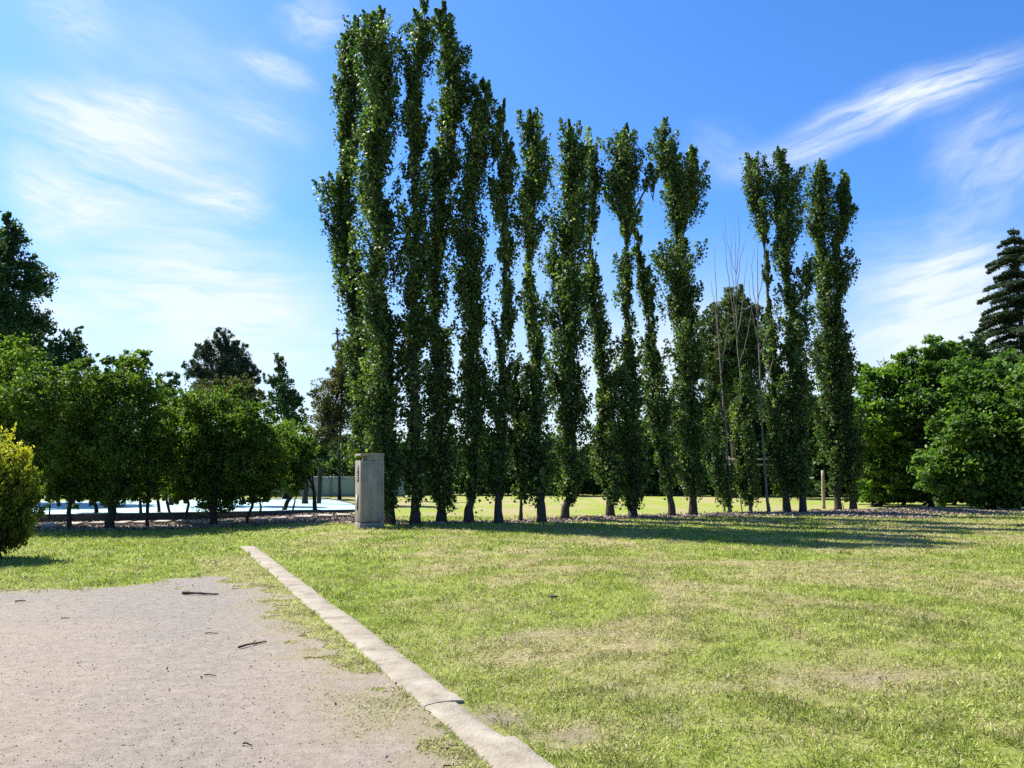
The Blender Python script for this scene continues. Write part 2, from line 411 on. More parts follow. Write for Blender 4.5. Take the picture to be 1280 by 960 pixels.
SPOTS = [(590, 755, 0.9, 0.7, 0.45), (700, 800, 0.9, 0.6, 0.5), (800, 795, 0.8, 0.5, 0.55), (1160, 850, 0.9, 0.5, 0.5), (960, 850, 1.0, 0.5, 0.4),
         (1060, 845, 0.6, 0.35, 0.4), (1150, 780, 1.2, 0.8, 0.3), (640, 825, 0.35, 0.3, 0.5), (720, 915, 0.3, 0.25, 0.6), (1000, 920, 0.5, 0.3, 0.4), (900, 760, 1.2, 0.8, 0.25)]
BARE = [(622, 893, 0.22, 0.3, 1.6), (700, 940, 0.12, 0.12, 0.8), (590, 757, 0.55, 0.40, 0.6), (700, 790, 0.5, 0.35, 0.8), (660, 815, 0.3, 0.3, 0.4), (820, 797, 0.7, 0.35, 0.6), (1165, 855, 0.6, 0.28, 0.75), (1075, 848, 0.35, 0.2, 0.6), (720, 918, 0.25, 0.18, 0.8),
        (980, 852, 0.5, 0.25, 0.4), (860, 900, 0.4, 0.2, 0.4), (1040, 930, 0.4, 0.2, 0.4), (650, 905, 0.22, 0.2, 0.6), (1240, 640, 1.5, 0.8, 0.3), (1250, 890, 0.4, 0.2, 0.5)]

def bare_field(x, y):
    b = 0
    for (px, py, rx, ry, a) in BARE:
        c = at(px, py)
        b = b + a * np.exp(-((x - c[0]) / rx) ** 2 - ((y - c[1]) / ry) ** 2)
    b = b + 0.5 * smooth(0.60, 0.78, fbm(x * 0.9, y * 0.9, 31, 4))
    b = b * (0.15 + 1.2 * fbm(x * 4.5, y * 4.5, 41, 3)) * 0.85
    return np.clip(b, 0, 1)

xs = axis_vals(-13, 20, 0.12, 420); ys = axis_vals(2.5, 24, 0.12, 420)
X, Y, Q = grid(xs, ys)
Zg = ground(X, Y)
lawn = mesh_np('lawn', np.stack([X, Y, Zg], 1), [Q], M['lawn'], None, {'dry': dry_field(X, Y), 'bare': bare_field(X, Y)}, True)
tag(lawn, 'mown lawn with dry straw patches', None, None, 'structure')

# ------------------------------------------------------------------ gravel lot
edge_px = [(-420, 800), (-150, 758), (-40, 744), (40, 735), (110, 733), (170, 726), (205, 720), (260, 720), (300, 722), (322, 730), (343, 748), (360, 772), (392, 800), (446, 836), (500, 872), (566, 925), (608, 965)]
edge_w = np.array([flat(*p)[:2] for p in edge_px])
# polygon: edge, then alongside the kerb back behind the camera
poly = np.vstack([edge_w, [[KA[0] - 0.35 - KD[0] * 1.0, KA[1] - KD[1] * 1.0], [1.4, 0.0], [4.0, -6.0], [-24, -6.0], [-24, edge_w[0][1] - 1.0]]])

def signed_dist(x, y, pol):
    d = np.full(x.shape, 1e9); inside = np.zeros(x.shape, bool)
    for i in range(len(pol)):
        a, b = pol[i], pol[(i + 1) % len(pol)]
        e = b - a; wx, wy = x - a[0], y - a[1]
        t = np.clip((wx * e[0] + wy * e[1]) / (e @ e), 0, 1)
        d = np.minimum(d, np.hypot(wx - t * e[0], wy - t * e[1]))
        c = ((a[1] > y) != (b[1] > y)) & (x < (b[0] - a[0]) * (y - a[1]) / (b[1] - a[1] + 1e-12) + a[0])
        inside ^= c
    return np.where(inside, d, -d)

def gravel_sd(x, y):
    sd = signed_dist(x, y, poly)
    return sd + (1.5 * (fbm(x * 0.6, y * 0.9, 51, 3) - 0.5) + 1.3 * (fbm(x * 1.9, y * 1.9, 53, 4) - 0.5)) * np.clip(0.35 + 0.5 * (y - 7) / 4, 0.35, 1) + 0.6 * (fbm(x * 6, y * 6, 55, 3) - 0.5)

xs = np.concatenate([np.arange(-24, -11, 0.25), np.arange(-11, 1.6, 0.045), np.arange(1.6, 4, 0.3)])
ys = np.concatenate([np.arange(-6, 2.6, 0.3), np.arange(2.6, 15.5, 0.045)])
X, Y, Q = grid(xs, ys)
sd = gravel_sd(X, Y)
s_, t_ = kerb_st(X, Y)
okv = (sd > 0) & (s_ < -0.12)
keep = okv[Q].all(1)
Q = Q[keep]; used = np.unique(Q); mp_ = np.full(len(X), -1); mp_[used] = np.arange(len(used)); Q = mp_[Q]
X, Y, sd = X[used], Y[used], sd[used]
s_, t_ = kerb_st(X, Y)
edge = smooth(0.55, 0.0, sd) * np.clip(0.3 + 1.3 * fbm(X * 4, Y * 4, 61, 3) - 0.25, 0, 1)
nearkerb = smooth(-1.15, -0.25, s_) * smooth(0.46, 0.62, fbm(X * 1.7, Y * 1.7, 63, 4)) * 0.9
edge = np.clip(np.maximum(edge, nearkerb), 0, 1)
grey = smooth(6.5, 11.0, Y) * 0.65 + 0.4 * np.exp(-((s_ + 1.6) / 0.8) ** 2) - 0.1
tag(mesh_np('gravel_lot', np.stack([X, Y, ground(X, Y) + 0.006 + 0.006 * (fbm(X * 3, Y * 3, 71, 3) - 0.5)], 1), [Q], M['gravel'], None, {'edge': edge, 'grey': grey}, True),
    'pinkish grey compacted gravel lot', None, None, 'structure')

# loose stones on the gravel
def scatter_in(n, x0, x1, y0, y1, power=1.0):
    y = y0 + (y1 - y0) * rng.random(n) ** power; x = rng.uniform(x0, x1, n); return x, y
x, y = scatter_in(60000, -11, 1.2, 3.0, 13.5, 1.5)
sdv = gravel_sd(x, y); s_, _ = kerb_st(x, y)
vis = (sdv > -0.4 * rng.random(len(x)) ** 2) & (s_ < -0.2) & (np.abs(x) < y * 0.75 + 1.5)
x, y = x[vis][:17000], y[vis][:17000]
n = len(x); rad = rng.lognormal(math.log(0.0030), 0.42, n).clip(0.0016, 0.011)
octv = np.array([[1, 0, 0], [0, 1, 0], [-1, 0, 0], [0, -1, 0], [0, 0, 0.7], [0, 0, -0.5]], float)
octf = np.array([[0, 1, 4], [1, 2, 4], [2, 3, 4], [3, 0, 4], [1, 0, 5], [2, 1, 5], [3, 2, 5], [0, 3, 5]])
v = octv[None] * rad[:, None, None] * rng.uniform(0.6, 1.4, (n, 6, 1))
th = rng.uniform(0, 6.28, n); c, s = np.cos(th)[:, None], np.sin(th)[:, None]
vx = v[..., 0] * c - v[..., 1] * s + x[:, None]; vy = v[..., 0] * s + v[..., 1] * c + y[:, None]
vz = v[..., 2] + (ground(x, y) + 0.009)[:, None]
f = (octf[None] + 6 * np.arange(n)[:, None, None]).reshape(-1, 3)
tag(mesh_np('gravel_stones', np.stack([vx, vy, vz], -1).reshape(-1, 3), [f], M['stone'], None, {'var': np.repeat(np.where(rng.random(n) < 0.03, 0.1, np.clip(rng.normal(0.6, 0.17, n), 0.3, 1)), 6)}),
    'loose stone chips over the gravel lot', None, None, 'stuff')

# ------------------------------------------------------------------ kerb strip (segments with joints, worn edges)
def kerb_piece(t0, t1, w0, w1, off, mbk, top=0.05):
    n = max(4, int((t1 - t0) / 0.06)); t = np.linspace(t0, t1, n)
    nj = lambda sc, am, sd_: am * (fbm(t * sc, np.full(n, sd_ * 3.3), 81 + sd_, 4) - 0.5)
    l = -w0 + off + nj(1.2, 0.05, 1) + nj(9, 0.035, 2); r = w1 + off + nj(1.1, 0.05, 3) + nj(9, 0.035, 4)
    prof = []
    for u, z in ((l - 0.02, -0.08), (l, top - 0.008 + 0 * t), (l + 0.012, top + 0 * t), (l * 0.66 + r * 0.34, top + 0.006 + 0 * t), (l * 0.33 + r * 0.67, top + 0.006 + 0 * t), (r - 0.012, top + 0 * t), (r, top - 0.008 + 0 * t), (r + 0.02, -0.08 + 0 * t)):
        X_ = KA[0] + KD[0] * t + KN[0] * u; Y_ = KA[1] + KD[1] * t + KN[1] * u
        zz = z + 0 * t + (0.010 * (fbm(X_ * 6, Y_ * 6, 91, 3) - 0.5) if np.ndim(z) else 0)
        prof.append(np.stack([X_, Y_, zz], 1))
    V_ = np.stack(prof, 1).reshape(-1, 3); k = 8
    i = np.arange(n - 1)[:, None] * k + np.arange(k - 1)[None, :]
    q = np.stack([i, i + k, i + k + 1, i + 1], -1).reshape(-1, 4)
    mbk.add(V_, q)
    for e in (0, n - 1): mbk.add(V_[e * k:e * k + k], [[0, 1, 6, 7], [1, 2, 5, 6], [2, 3, 4, 5]])
def t_of(px, py):
    p = flat(px, py); return float(kerb_st(p[0], p[1])[1])
mk = MB()
cuts = [-2.5, t_of(640, 925) , t_of(572, 880), t_of(505, 826), t_of(425, 763), t_of(372, 727), KLEN]
for i in range(len(cuts) - 1):
    w = 0.155
    off = [0.0, 0.0, 0.0, 0.006, 0.0, 0.004][i]
    kerb_piece(cuts[i] + 0.004, cuts[i + 1] - 0.004, w, w - (0.06 if i == 1 else 0), off, mk, 0.022 if i != 1 else 0.018)
tag(bevel(mk.build('kerb', M['kerb']), 0.004, 1), 'worn pale concrete kerb strip', None, None, 'structure')

# ------------------------------------------------------------------ grass blades
def blades():
    Ps, Ls, Ws, dr = [], [], [], []
    for (y0, y1, dens, L, W) in ((2.6, 6.5, 5600, 0.036, 0.0060), (6.5, 9.5, 3400, 0.042, 0.0070), (9.5, 14, 1900, 0.045, 0.009), (14, 20, 850, 0.052, 0.0135), (20, 27, 320, 0.062, 0.02)):
        x0, x1 = -y1 * 0.70 - 1.2, y1 * 0.70 + 1.2
        n = int((x1 - x0) * (y1 - y0) * dens)
        x = rng.uniform(x0, x1, n); y = rng.uniform(y0, y1, n)
        ok = np.abs(x) < y * 0.69 + 1.2
        x, y = x[ok], y[ok]
        s, t = kerb_st(x, y)
        g = gravel_sd(x, y)
        b = bare_field(x, y); d = dry_field(x, y)
        strip = (s < -0.2) & (s > -1.2) & (t < 12.5)
        tuft = fbm(x * 1.7, y * 1.7, 63, 4)
        p = np.clip(1.05 - 1.1 * b, 0.25, 1) * (0.30 + 1.0 * smooth(0.34, 0.62, fbm(x * 4.5, y * 4.5, 101, 3)))
        p = np.where(g > 0.08, np.where(strip, 0.7 * smooth(0.55, 0.66, tuft) * smooth(-0.9, -0.25, s), 0.75 * smooth(0.50, 0.62, fbm(x * 3.2, y * 3.2, 161, 3)) * smooth(0.75, 0.1, g) + 0.05 * smooth(0.4, 0.1, g)), p)
        onkerb = (np.abs(s) < 0.125 + 0.06 * fbm(t * 3, s * 0 + 2, 151, 3)) & (t < KLEN + 0.1) & (t > -3)
        p = np.where(onkerb, 0.0, p)
        p = np.where(in_bed(x, y), 0.05, p)
        ok = rng.random(len(x)) < p
        x, y, d, b, strip, g = x[ok], y[ok], d[ok], b[ok], strip[ok], g[ok]
        dd = np.where(rng.random(len(x)) < np.clip(d * 0.78 + 0.10, 0, 1), rng.uniform(0.55, 1, len(x)), rng.uniform(0, 0.3, len(x)))
        dd = np.where(strip & (rng.random(len(x)) < 0.93), rng.uniform(0.6, 1, len(x)), dd)
        tall = 1 + 0.7 * smooth(0.54, 0.70, fbm(x * 2.2, y * 2.2, 111, 3)) * (1 - d)
        Ps.append(np.stack([x, y, ground(x, y)], 1)); Ls.append(L * rng.uniform(0.6, 1.5, len(x)) * tall); Ws.append(np.full(len(x), W) * rng.uniform(0.6, 1.2, len(x))); dr.append(dd)
    P = np.vstack(Ps); L = np.concatenate(Ls)[:, None]; W = np.concatenate(Ws)[:, None]; dd = np.concatenate(dr)
    n = len(P)
    az = rng.uniform(0, 2 * np.pi, n); tilt = np.where(dd > 0.5, rng.uniform(0.7, 1.5, n), rng.uniform(0.25, 1.2, n))
    a = np.stack([np.cos(az) * np.sin(tilt), np.sin(az) * np.sin(tilt), np.cos(tilt)], 1)
    side = unit(np.cross(a, rng.standard_normal((n, 3)) * 0.4 + np.array([0, 0, 1.0])))
    mid = P + a * L * 0.5 + np.array([0, 0, 0.10]) * L
    tip = P + a * L + np.array([0, 0, -0.06]) * L
    tip[:, 2] = np.maximum(tip[:, 2], P[:, 2] + 0.004)
    v = np.stack([P - side * W * 0.25, P + side * W * 0.25, mid + side * W * 0.5, tip, mid - side * W * 0.5], 1).reshape(-1, 3)
    i = 5 * np.arange(n)[:, None]
    q = i + np.array([[0, 1, 2, 4]]); t = i + np.array([[4, 2, 3]])
    var = np.clip(rng.normal(0.5, 0.24, n) + 1.1 * (fbm(P[:, 0] * 7, P[:, 1] * 7, 141, 3) - 0.5) - 0.15 * smooth(0.54, 0.72, fbm(P[:, 0] * 2.2, P[:, 1] * 2.2, 111, 3)), 0, 1)
    o = mesh_np('grass', v, [q, t], M['blade'], None, {'var': np.repeat(var, 5), 'dry': np.repeat(dd, 5)})
    tag(o, 'short green and straw grass blades', None, None, 'stuff')
    print('blades', n)

# ------------------------------------------------------------------ beds
bed_px = [(-120, 664), (20, 664), (100, 664), (200, 663), (270, 660), (340, 656), (400, 653), (442, 656), (452, 648), (446, 643), (330, 644), (180, 647), (40, 648), (-120, 648)]
bed_poly = np.array([at(*p)[:2] for p in bed_px])
row_px = [(470, 656.5), (560, 655.5), (680, 654), (800, 649), (900, 645.5), (1000, 645), (1080, 648), (1150, 649), (1180, 646), (1150, 643), (1070, 639.5), (960, 641.5), (860, 643.5), (760, 646), (640, 651.5), (540, 653), (470, 654)]
row_poly = np.array([at(*p)[:2] for p in row_px])
def in_bed(x, y):
    j = 0.35 * (fbm(x * 2, y * 2, 121, 3) - 0.5) * 2
    return (signed_dist(x, y, bed_poly) + j > 0) | (signed_dist(x, y, row_poly) + j > 0)
def bed(name, pol, label, step=0.14):
    x0, y0 = pol.min(0) - 0.4; x1, y1 = pol.max(0) + 0.4
    X, Y, Q = grid(np.arange(x0, x1, step), np.arange(y0, y1, step))
    sdv = signed_dist(X, Y, pol) + 0.7 * (fbm(X * 2, Y * 2, 121, 3) - 0.5)
    Q = Q[(sdv > 0)[Q].all(1)]; used = np.unique(Q); m_ = np.full(len(X), -1); m_[used] = np.arange(len(used))
    X, Y = X[used], Y[used]
    z = ground(X, Y) + 0.012 + 0.035 * fbm(X * 2.5, Y * 2.5, 131, 3) * smooth(0, 0.4, sdv[used])
    o = mesh_np(name, np.stack([X, Y, z], 1), [m_[Q]], M['mulch'], None, None, True)
    tag(o, label, None, None, 'structure')
    # dry leaf litter on it
    n = int(260 * (x1 - x0) * (y1 - y0)); n = min(n, 26000)
    px, py = rng.uniform(x0, x1, n), rng.uniform(y0, y1, n)
    ok = signed_dist(px, py, pol) + rng.normal(0, 0.22, n) > 0
    px, py = px[ok], py[ok]
    P = np.stack([px, py, ground(px, py) + 0.035 + 0.02 * rng.random(len(px))], 1)
    return P
LP = bed('planting_bed', bed_poly, 'brown soil planting bed under the small trees')
LP2 = bed('litter_bed', row_poly, 'bare litter strip under the poplar row')
mx, my = rng.normal(15.0, 2.6, 9000), rng.normal(29.2, 0.75, 9000)
gx_ = rng.uniform(-9, 14, 5200); gy_ = 3 + 22 * rng.random(5200) ** 1.3
ds_ = np.hypot(gx_, gy_)
LP3 = np.stack([gx_, gy_, ground(gx_, gy_) + 0.03], 1)[rng.random(5200) < 0.16]
P = np.vstack([LP, LP2, np.stack([mx, my, ground(mx, my) + 0.03 + 0.03 * rng.random(9000)], 1), LP3])
tag(leaf_mesh('leaf_litter', P, np.concatenate([np.full(len(P) - len(LP3), 0.085), np.full(len(LP3), 0.035)]), 0.6, rng.normal(0.5, 0.25, len(P)), M['litter'], flatten=2.5), 'dry fallen leaves and chips on the beds', None, None, 'stuff')
blades()

# ------------------------------------------------------------------ poplars
def poplar(base, lobes, label, name='poplar_tree', bare_top=None, trunk_r=0.16, lai=5.0, sparse=(), twig_px=(), leaf=0.098, trunkmat='bark', cat='poplar', group='poplars in the long row'):
    b = at(*base); yb = b[1]; sc = yb / F * 1.0
    root = empty(name, b, label, cat, group)
    mt = MB(); P, V, NR = [], [], []
    for li, lobe in enumerate(lobes):
        ys_ = np.array([l[0] for l in lobe], float); cx = np.array([l[1] for l in lobe], float); hw = np.array([l[2] for l in lobe], float)
        spine = np.array([plane(cx[i], ys_[i], yb) for i in range(len(lobe))])
        depth = 0.30 * sc * 20 * rng.standard_normal()
        if li: spine[:, 1] += depth * 0.5
        rr = hw * sc * (1.18 if base[0] < 470 else 1.30 if base[0] < 500 else 1.14)
        # trunk or limb
        if li == 0:
            pts = [b + [0, 0, -0.1], b + [0, 0, 0.35]] + [spine[i] for i in range(len(lobe) - 1, 0, -1)]
        else:
            j = np.array([plane(lobes[0][k][1], lobes[0][k][0], yb) for k in range(len(lobes[0]))])
            low = spine[-1]; k = np.argmin(np.abs(j[:, 2] - (low[2] - 1.3)))
            pts = [j[k]] + [spine[i] for i in range(len(lobe) - 1, 0, -1)]
        pts = catmull(pts, 26)
        pts[2:, :2] += np.cumsum(rng.normal(0, 0.008, (24, 2)), 0)
        r0 = trunk_r if li == 0 else trunk_r * 0.42
        hfrac = np.linspace(0, 1, 26)
        radii = r0 * (1 - hfrac) ** 1.1 * 0.8 * (1 - 0.35 * smooth(0.1, 0.25, hfrac)) + 0.012
        if li == 0: radii[:3] *= [1.5, 1.25, 1.1]
        mt.tube(pts, radii, 8, 0.05)
        # side branches, steep
        seg = np.diff(spine, axis=0); ln = np.linalg.norm(seg, axis=1)
        area = 2 * (0.5 * (rr[1:] + rr[:-1])) * ln
        la = leaf * leaf * 0.85 * 0.5
        for i in range(len(seg)):
            w = lai
            rm = 0.5 * (rr[i] + rr[i + 1])
            n = int(w * area[i] / (0.5 * la))
            k = max(3, int(n / 60))
            if rm < 3.2 * sc: n = int(n * 0.35)
            u = rng.random(k); cpos = spine[i] + seg[i] * u[:, None]
            rl = rr[i] + (rr[i + 1] - rr[i]) * u
            th = rng.uniform(0, 2 * np.pi, k)
            nz_ = fbm(th * 1.3 + 40 * li + base[0], cpos[:, 2] * 1.5, 201 + int(base[0]), 2)
            rl = rl * (0.42 + 1.0 * smooth(0.25, 0.75, nz_))
            if rm < 2.1 * sc: n = int(n * 0.15)
            q = rng.random(k) ** 0.5 * rng.choice([0.82, 1.0, 1.30], k, p=[0.45, 0.38, 0.17])
            per = rng.poisson(n / k * rng.uniform(0.3, 1.7, k) * np.where(nz_ < 0.36, 0.22, 1.0))
            idx = np.repeat(np.arange(k), per)
            Lp = rng.uniform(0.5, 1.0, k) * np.clip(0.35 + 0.9 * rl, 0.35, 0.95)
            rad_ = np.stack([np.cos(th), np.sin(th), 0 * th], 1)
            cc = cpos + rad_ * (rl * q * 0.8)[:, None]
            u_ = rng.random(len(idx)) ** 0.85
            w0 = np.clip(rl * rng.uniform(0.22, 0.40, k), 0.05, 0.19)[idx] * ((1 - u_) ** 0.6 + 0.12)
            cen_ = cpos[idx] + rad_[idx] * (rl[idx] * q[idx] * (0.55 + 0.5 * u_))[:, None] + np.array([0, 0, 1.0]) * (Lp[idx] * (u_ - 0.65))[:, None]
            off = np.clip(rng.standard_normal((len(idx), 3)), -1.7, 1.7) * w0[:, None] * np.array([0.75, 0.75, 0.75])
            pp_ = cen_ + off; m_ = pp_[:, 2] < spine[0, 2] + 0.12
            P.append(pp_[m_]); NR.append(unit(rad_[idx] * 0.9 + unit(off) * 0.55 + np.array([0, 0, 0.2]))[m_]); V.append((rng.normal(0.42, 0.17, k)[idx] + rng.normal(0, 0.2, len(idx)))[m_])
            # boughs that break the outline: upswept, tapering, well outside the mean radius
            for _ in range(rng.poisson(0.9 * ln[i] / 0.55 * (rm > 5 * sc))):
                t0_ = rng.uniform(0, 2 * np.pi); uu = rng.random(); o_ = spine[i] + seg[i] * uu; r_o = rr[i] + (rr[i + 1] - rr[i]) * uu
                rv = np.array([math.cos(t0_), math.sin(t0_), 0]); Lb = rng.uniform(0.6, 1.25); nb_ = int(rng.uniform(70, 150))
                ub = rng.random(nb_) ** 0.8
                if o_[2] + 0.7 * Lb > spine[0, 2]: continue
                cb = o_ + rv * (r_o * (0.65 + 0.55 * ub ** 0.7))[:, None] + np.array([0, 0, 1.0]) * (Lb * (ub - 0.3))[:, None]
                ob = np.clip(rng.standard_normal((nb_, 3)), -1.6, 1.6) * (0.13 * (1 - ub) ** 0.6 + 0.025)[:, None]
                P.append(cb + ob); NR.append(unit(rv * 0.9 + unit(ob) * 0.6 + np.array([0, 0, 0.2]))); V.append(rng.normal(0.45, 0.15) + rng.normal(0, 0.2, nb_))
                mt.tube(catmull([o_ - [0, 0, Lb * 0.5], o_ + rv * r_o * 0.65 - [0, 0, Lb * 0.25], o_ + rv * r_o * 1.15 + [0, 0, Lb * 0.65]], 5), np.linspace(0.02, 0.004, 5), 4)
            for jj in range(0, k, 4):
                tgt = cc[jj]; st = cpos[jj] - np.array([0, 0, rng.uniform(0.5, 1.1)])
                if st[2] > b[2] + 1.0:
                    mt.tube(catmull([st, st * 0.45 + tgt * 0.55 - [0, 0, 0.12], tgt], 5), np.linspace(0.022, 0.006, 5), 5)
    for (pts_px, r) in twig_px:
        pp = catmull([plane(x_, y_, yb) for x_, y_ in pts_px], 10)
        pp[1:-1] += rng.normal(0, 0.02, (8, 3))
        mt.tube(pp, np.linspace(r, 0.006, 10), 5)
    mt.build('trunk', M[trunkmat], root, b, True)
    if P and lai > 0:
        P = np.vstack(P); V = np.concatenate(V); NR = np.vstack(NR)
        ok = P[:, 2] > b[2] + 0.25
        leaf_mesh('crown', P[ok], leaf, 0.85, V[ok], M['poplar'], root, b, axis=(0, 0, -1), axis_amt=0.3, nrm=NR[ok], namt=1.1)
    return root

POP = [
 ((461, 650.5), [[(22,445,5),(45,440,10),(80,437,15),(145,437,17),(200,432,15),(240,424,17),(263,425,18),(310,432,16),(350,438,16),(400,445,16),(450,451,15),(500,451,15),(546,450,15),(590,453,14),(620,458,10)]],
  'tall poplar rising directly behind the concrete pillar, leftmost of the row'),
 ((487, 656), [[(8,478,4),(18,475,10),(35,473,18),(70,473,22),(110,475,22),(143,473,24),(160,467,18),(200,470,24),(217,466,20),(240,465,20),(260,475,22),(300,474,22),(340,466,20),(380,475,22),(430,478,22),(480,480,24),(530,480,26),(580,482,24),(610,484,20),(632,486,9)]],
  'broad dark poplar just right of the concrete pillar, its trunk thick'),
 ((519, 656), [[(3,533,4),(20,530,9),(40,530,12),(60,525,14),(95,517,16),(140,522,15),(170,520,13),(203,515,14),(250,520,12),(300,520,12),(370,517,14),(420,518,14),(480,518,14),(530,520,13),(580,520,12),(610,520,10),(632,519,6)]],
  'tallest narrow poplar, second trunk to the right of the concrete pillar'),
 ((552, 654), [[(3,555,4),(20,553,9),(50,560,14),(87,567,17),(117,570,18),(160,562,19),(210,553,17),(253,548,16),(300,547,17),(340,544,17),(384,542,16),(415,545,17),(450,548,19),(500,550,20),(560,550,21),(600,549,19),(628,551,11)]],
  'very tall poplar with bulging top and leafy skirt, third trunk right of the pillar'),
 ((586, 654), [[(98,607,5),(120,606,12),(160,602,17),(190,598,18),(217,590,18),(250,584,19),(283,583,17),(320,586,19),(380,590,17),(430,590,16),(480,594,19),(540,594,20),(600,592,18),(625,588,9)], [(122,629,4),(145,628,8),(165,622,9),(190,612,9)]],
  'dark poplar leaning right with a forked tip, a step lower than the tallest pair'),
 ((623, 654), [[(165,634,5),(185,632,10),(220,628,14),(260,630,13),(300,633,9),(350,634,9),(400,632,12),(440,628,11),(480,626,11),(540,624,14),(590,624,13),(615,623,7)]],
  'thin see-through poplar with its bare trunk showing, beside the forked-tip poplar'),
 ((651, 653), [[(455,643,4),(480,643,8),(520,646,11),(560,649,12),(600,651,12),(620,651,7)]],
  'short young poplar between two taller thin ones, reaching only a third of their height'),
 ((677, 653), [[(140,663,6),(150,664,12),(180,666,14),(213,668,17),(247,664,15),(280,661,14),(307,662,13),(323,660,7),(345,661,4),(362,664,13),(407,667,15),(450,668,14),(485,668,15),(530,668,17),(570,670,18),(600,674,16),(625,676,8)]],
  'poplar pinched to bare stem halfway up, left of the widest poplar'),
 ((706, 650), [[(153,709,6),(165,710,15),(200,718,19),(230,717,22),(270,712,24),(310,708,20),(340,705,25),(370,708,20),(420,707,23),(470,709,23),(520,712,20),(570,713,17),(604,715,19),(622,712,11)]],
  'widest unbroken dark poplar at the middle of the row'),
 ((763, 647), [[(172,738,4),(190,740,8),(215,743,8),(250,741,9),(280,738,7),(298,736,4),(312,737,1.2),(325,741,8),(350,741,11),(380,743,11),(410,749,14),(440,752,14),(480,754,16),(530,757,17),(570,758,19),(600,760,18),(625,763,8)]],
  'poplar with a bare neck and lit left flank, just right of the widest one'),
 ((791, 647), [[(157,783,4),(172,778,12),(195,780,21),(220,781,23),(243,778,21),(258,784,14),(280,785,12),(300,784,6),(313,783,1.2),(323,781,8),(345,783,12),(375,783,11),(395,784,2),(420,786,7),(450,788,14),(500,790,15),(550,791,16),(600,793,15),(625,792,11),(640,791,6)], [(205,815,5),(220,815,8),(234,808,5)]],
  'poplar with a mop-like top on a bare stem and leaves down to the ground'),
 ((840, 646), [[(285,794,3),(297,795,6),(312,797,1.2),(340,803,9),(362,808,12),(380,810,8),(400,812,9),(430,815,12),(460,818,13),(500,820,15),(540,824,15),(580,832,14),(610,836,10)]],
  'shorter poplar leaning left towards the mop-topped one'),
 ((866.5, 645), [[(150,831,5),(170,831,10),(190,830,15),(215,838,15),(240,845,20),(265,852,16),(290,851,11),(305,850,10),(318,847,26),(340,846,28),(370,850,22),(407,857,20),(450,859,20),(500,860,19),(550,862,19),(590,864,17),(615,866,9)], [(183,861,6),(200,866,14),(223,868,15),(250,862,15)]],
  'poplar with a V-forked head above a narrow waist'),
 ((984, 641.5), [[(192,941,6),(205,941,11),(233,943,13),(260,950,11),(285,954,9),(300,956,3),(315,958,1.2),(330,960,6),(345,960,7),(355,960,1.2),(372,961,1.2),(385,961,7),(410,962,10),(450,966,10),(500,970,13),(550,975,14),(590,979,14),(615,982,10)]],
  'left-leaning poplar with a leafy ball on its bare stem, next to the bare dead trunks'),
 ((1004, 641.5), [[(188,974,5),(205,974,11),(217,980,17),(250,977,17),(285,982,20),(310,981,13),(345,985,9),(365,987,6),(385,993,14),(430,994,15),(480,996,15),(530,998,16),(580,1001,15),(610,1003,9)], [(330,1005,6),(350,1005,9),(366,1003,6)]],
  'ragged-headed poplar tapering downward, third living trunk from the right end of the row'),
 ((1048, 639), [[(197,1024,5),(213,1025,11),(240,1024,14),(265,1024,16),(290,1027,13),(315,1029,9),(335,1030,16),(360,1033,17),(385,1033,14),(430,1034,15),(480,1036,16),(530,1040,16),(580,1044,13),(610,1047,8)]],
  'poplar with a notched narrow crown just right of the sturdy wooden post'),
 ((1067, 639), [[(218,1056,6),(237,1057,11),(257,1057,15),(280,1050,12),(310,1045,8),(330,1048,13),(355,1050,10),(372,1047,2),(385,1046,5),(410,1050,9),(440,1052,11),(480,1053,12),(520,1058,13),(560,1063,13),(595,1066,12),(615,1067,7)]],
  'last poplar at the right end of the row, its stem bare below the head'),
]
for base, lobes, label in POP:
    h_px = base[1] - lobes[0][0][0]
    poplar(base, lobes, label, trunk_r=(0.085 + 0.075 * min(1, h_px / 600)) if h_px > 300 else 0.075)
# half-dead poplars: bare pale stems, leaves only low down
poplar((912, 642), [[(480,888,8),(520,889,11),(560,892,14),(590,899,14),(612,908,12),(630,911,6)]], 'half-dead poplar with a bare dark pole and leaves only near the ground', 'dying_poplar',
       trunk_r=0.09, trunkmat='deadwood', twig_px=[([(911, 600), (908, 555), (902, 480), (898, 420), (895, 360), (893, 307)], 0.05), ([(899, 430), (893, 380), (888, 350)], 0.02), ([(900, 470), (908, 420), (910, 395)], 0.018)],
       cat='poplar', group='dying poplars in the row')
poplar((938, 641.5), [[(460,928,6),(485,930,11),(530,930,14),(580,935,16),(610,938,12),(630,938,5)]], 'dying poplar with a spray of thin bare twigs above a leafy lower half', 'dying_poplar',
       trunk_r=0.08, trunkmat='deadwood', twig_px=[([(931, 520), (926, 475), (921, 420), (919, 350), (918, 275)], 0.035), ([(921, 420), (910, 340), (903, 285)], 0.022), ([(920, 380), (926, 320), (932, 300)], 0.018),
       ([(921, 400), (913, 330), (914, 290)], 0.016), ([(922, 430), (930, 370), (934, 320)], 0.02), ([(920, 360), (924, 300), (922, 262)], 0.014), ([(924, 460), (936, 410), (940, 380)], 0.016), ([(919, 340), (908, 300), (905, 270)], 0.01)],
       cat='poplar', group='dying poplars in the row')
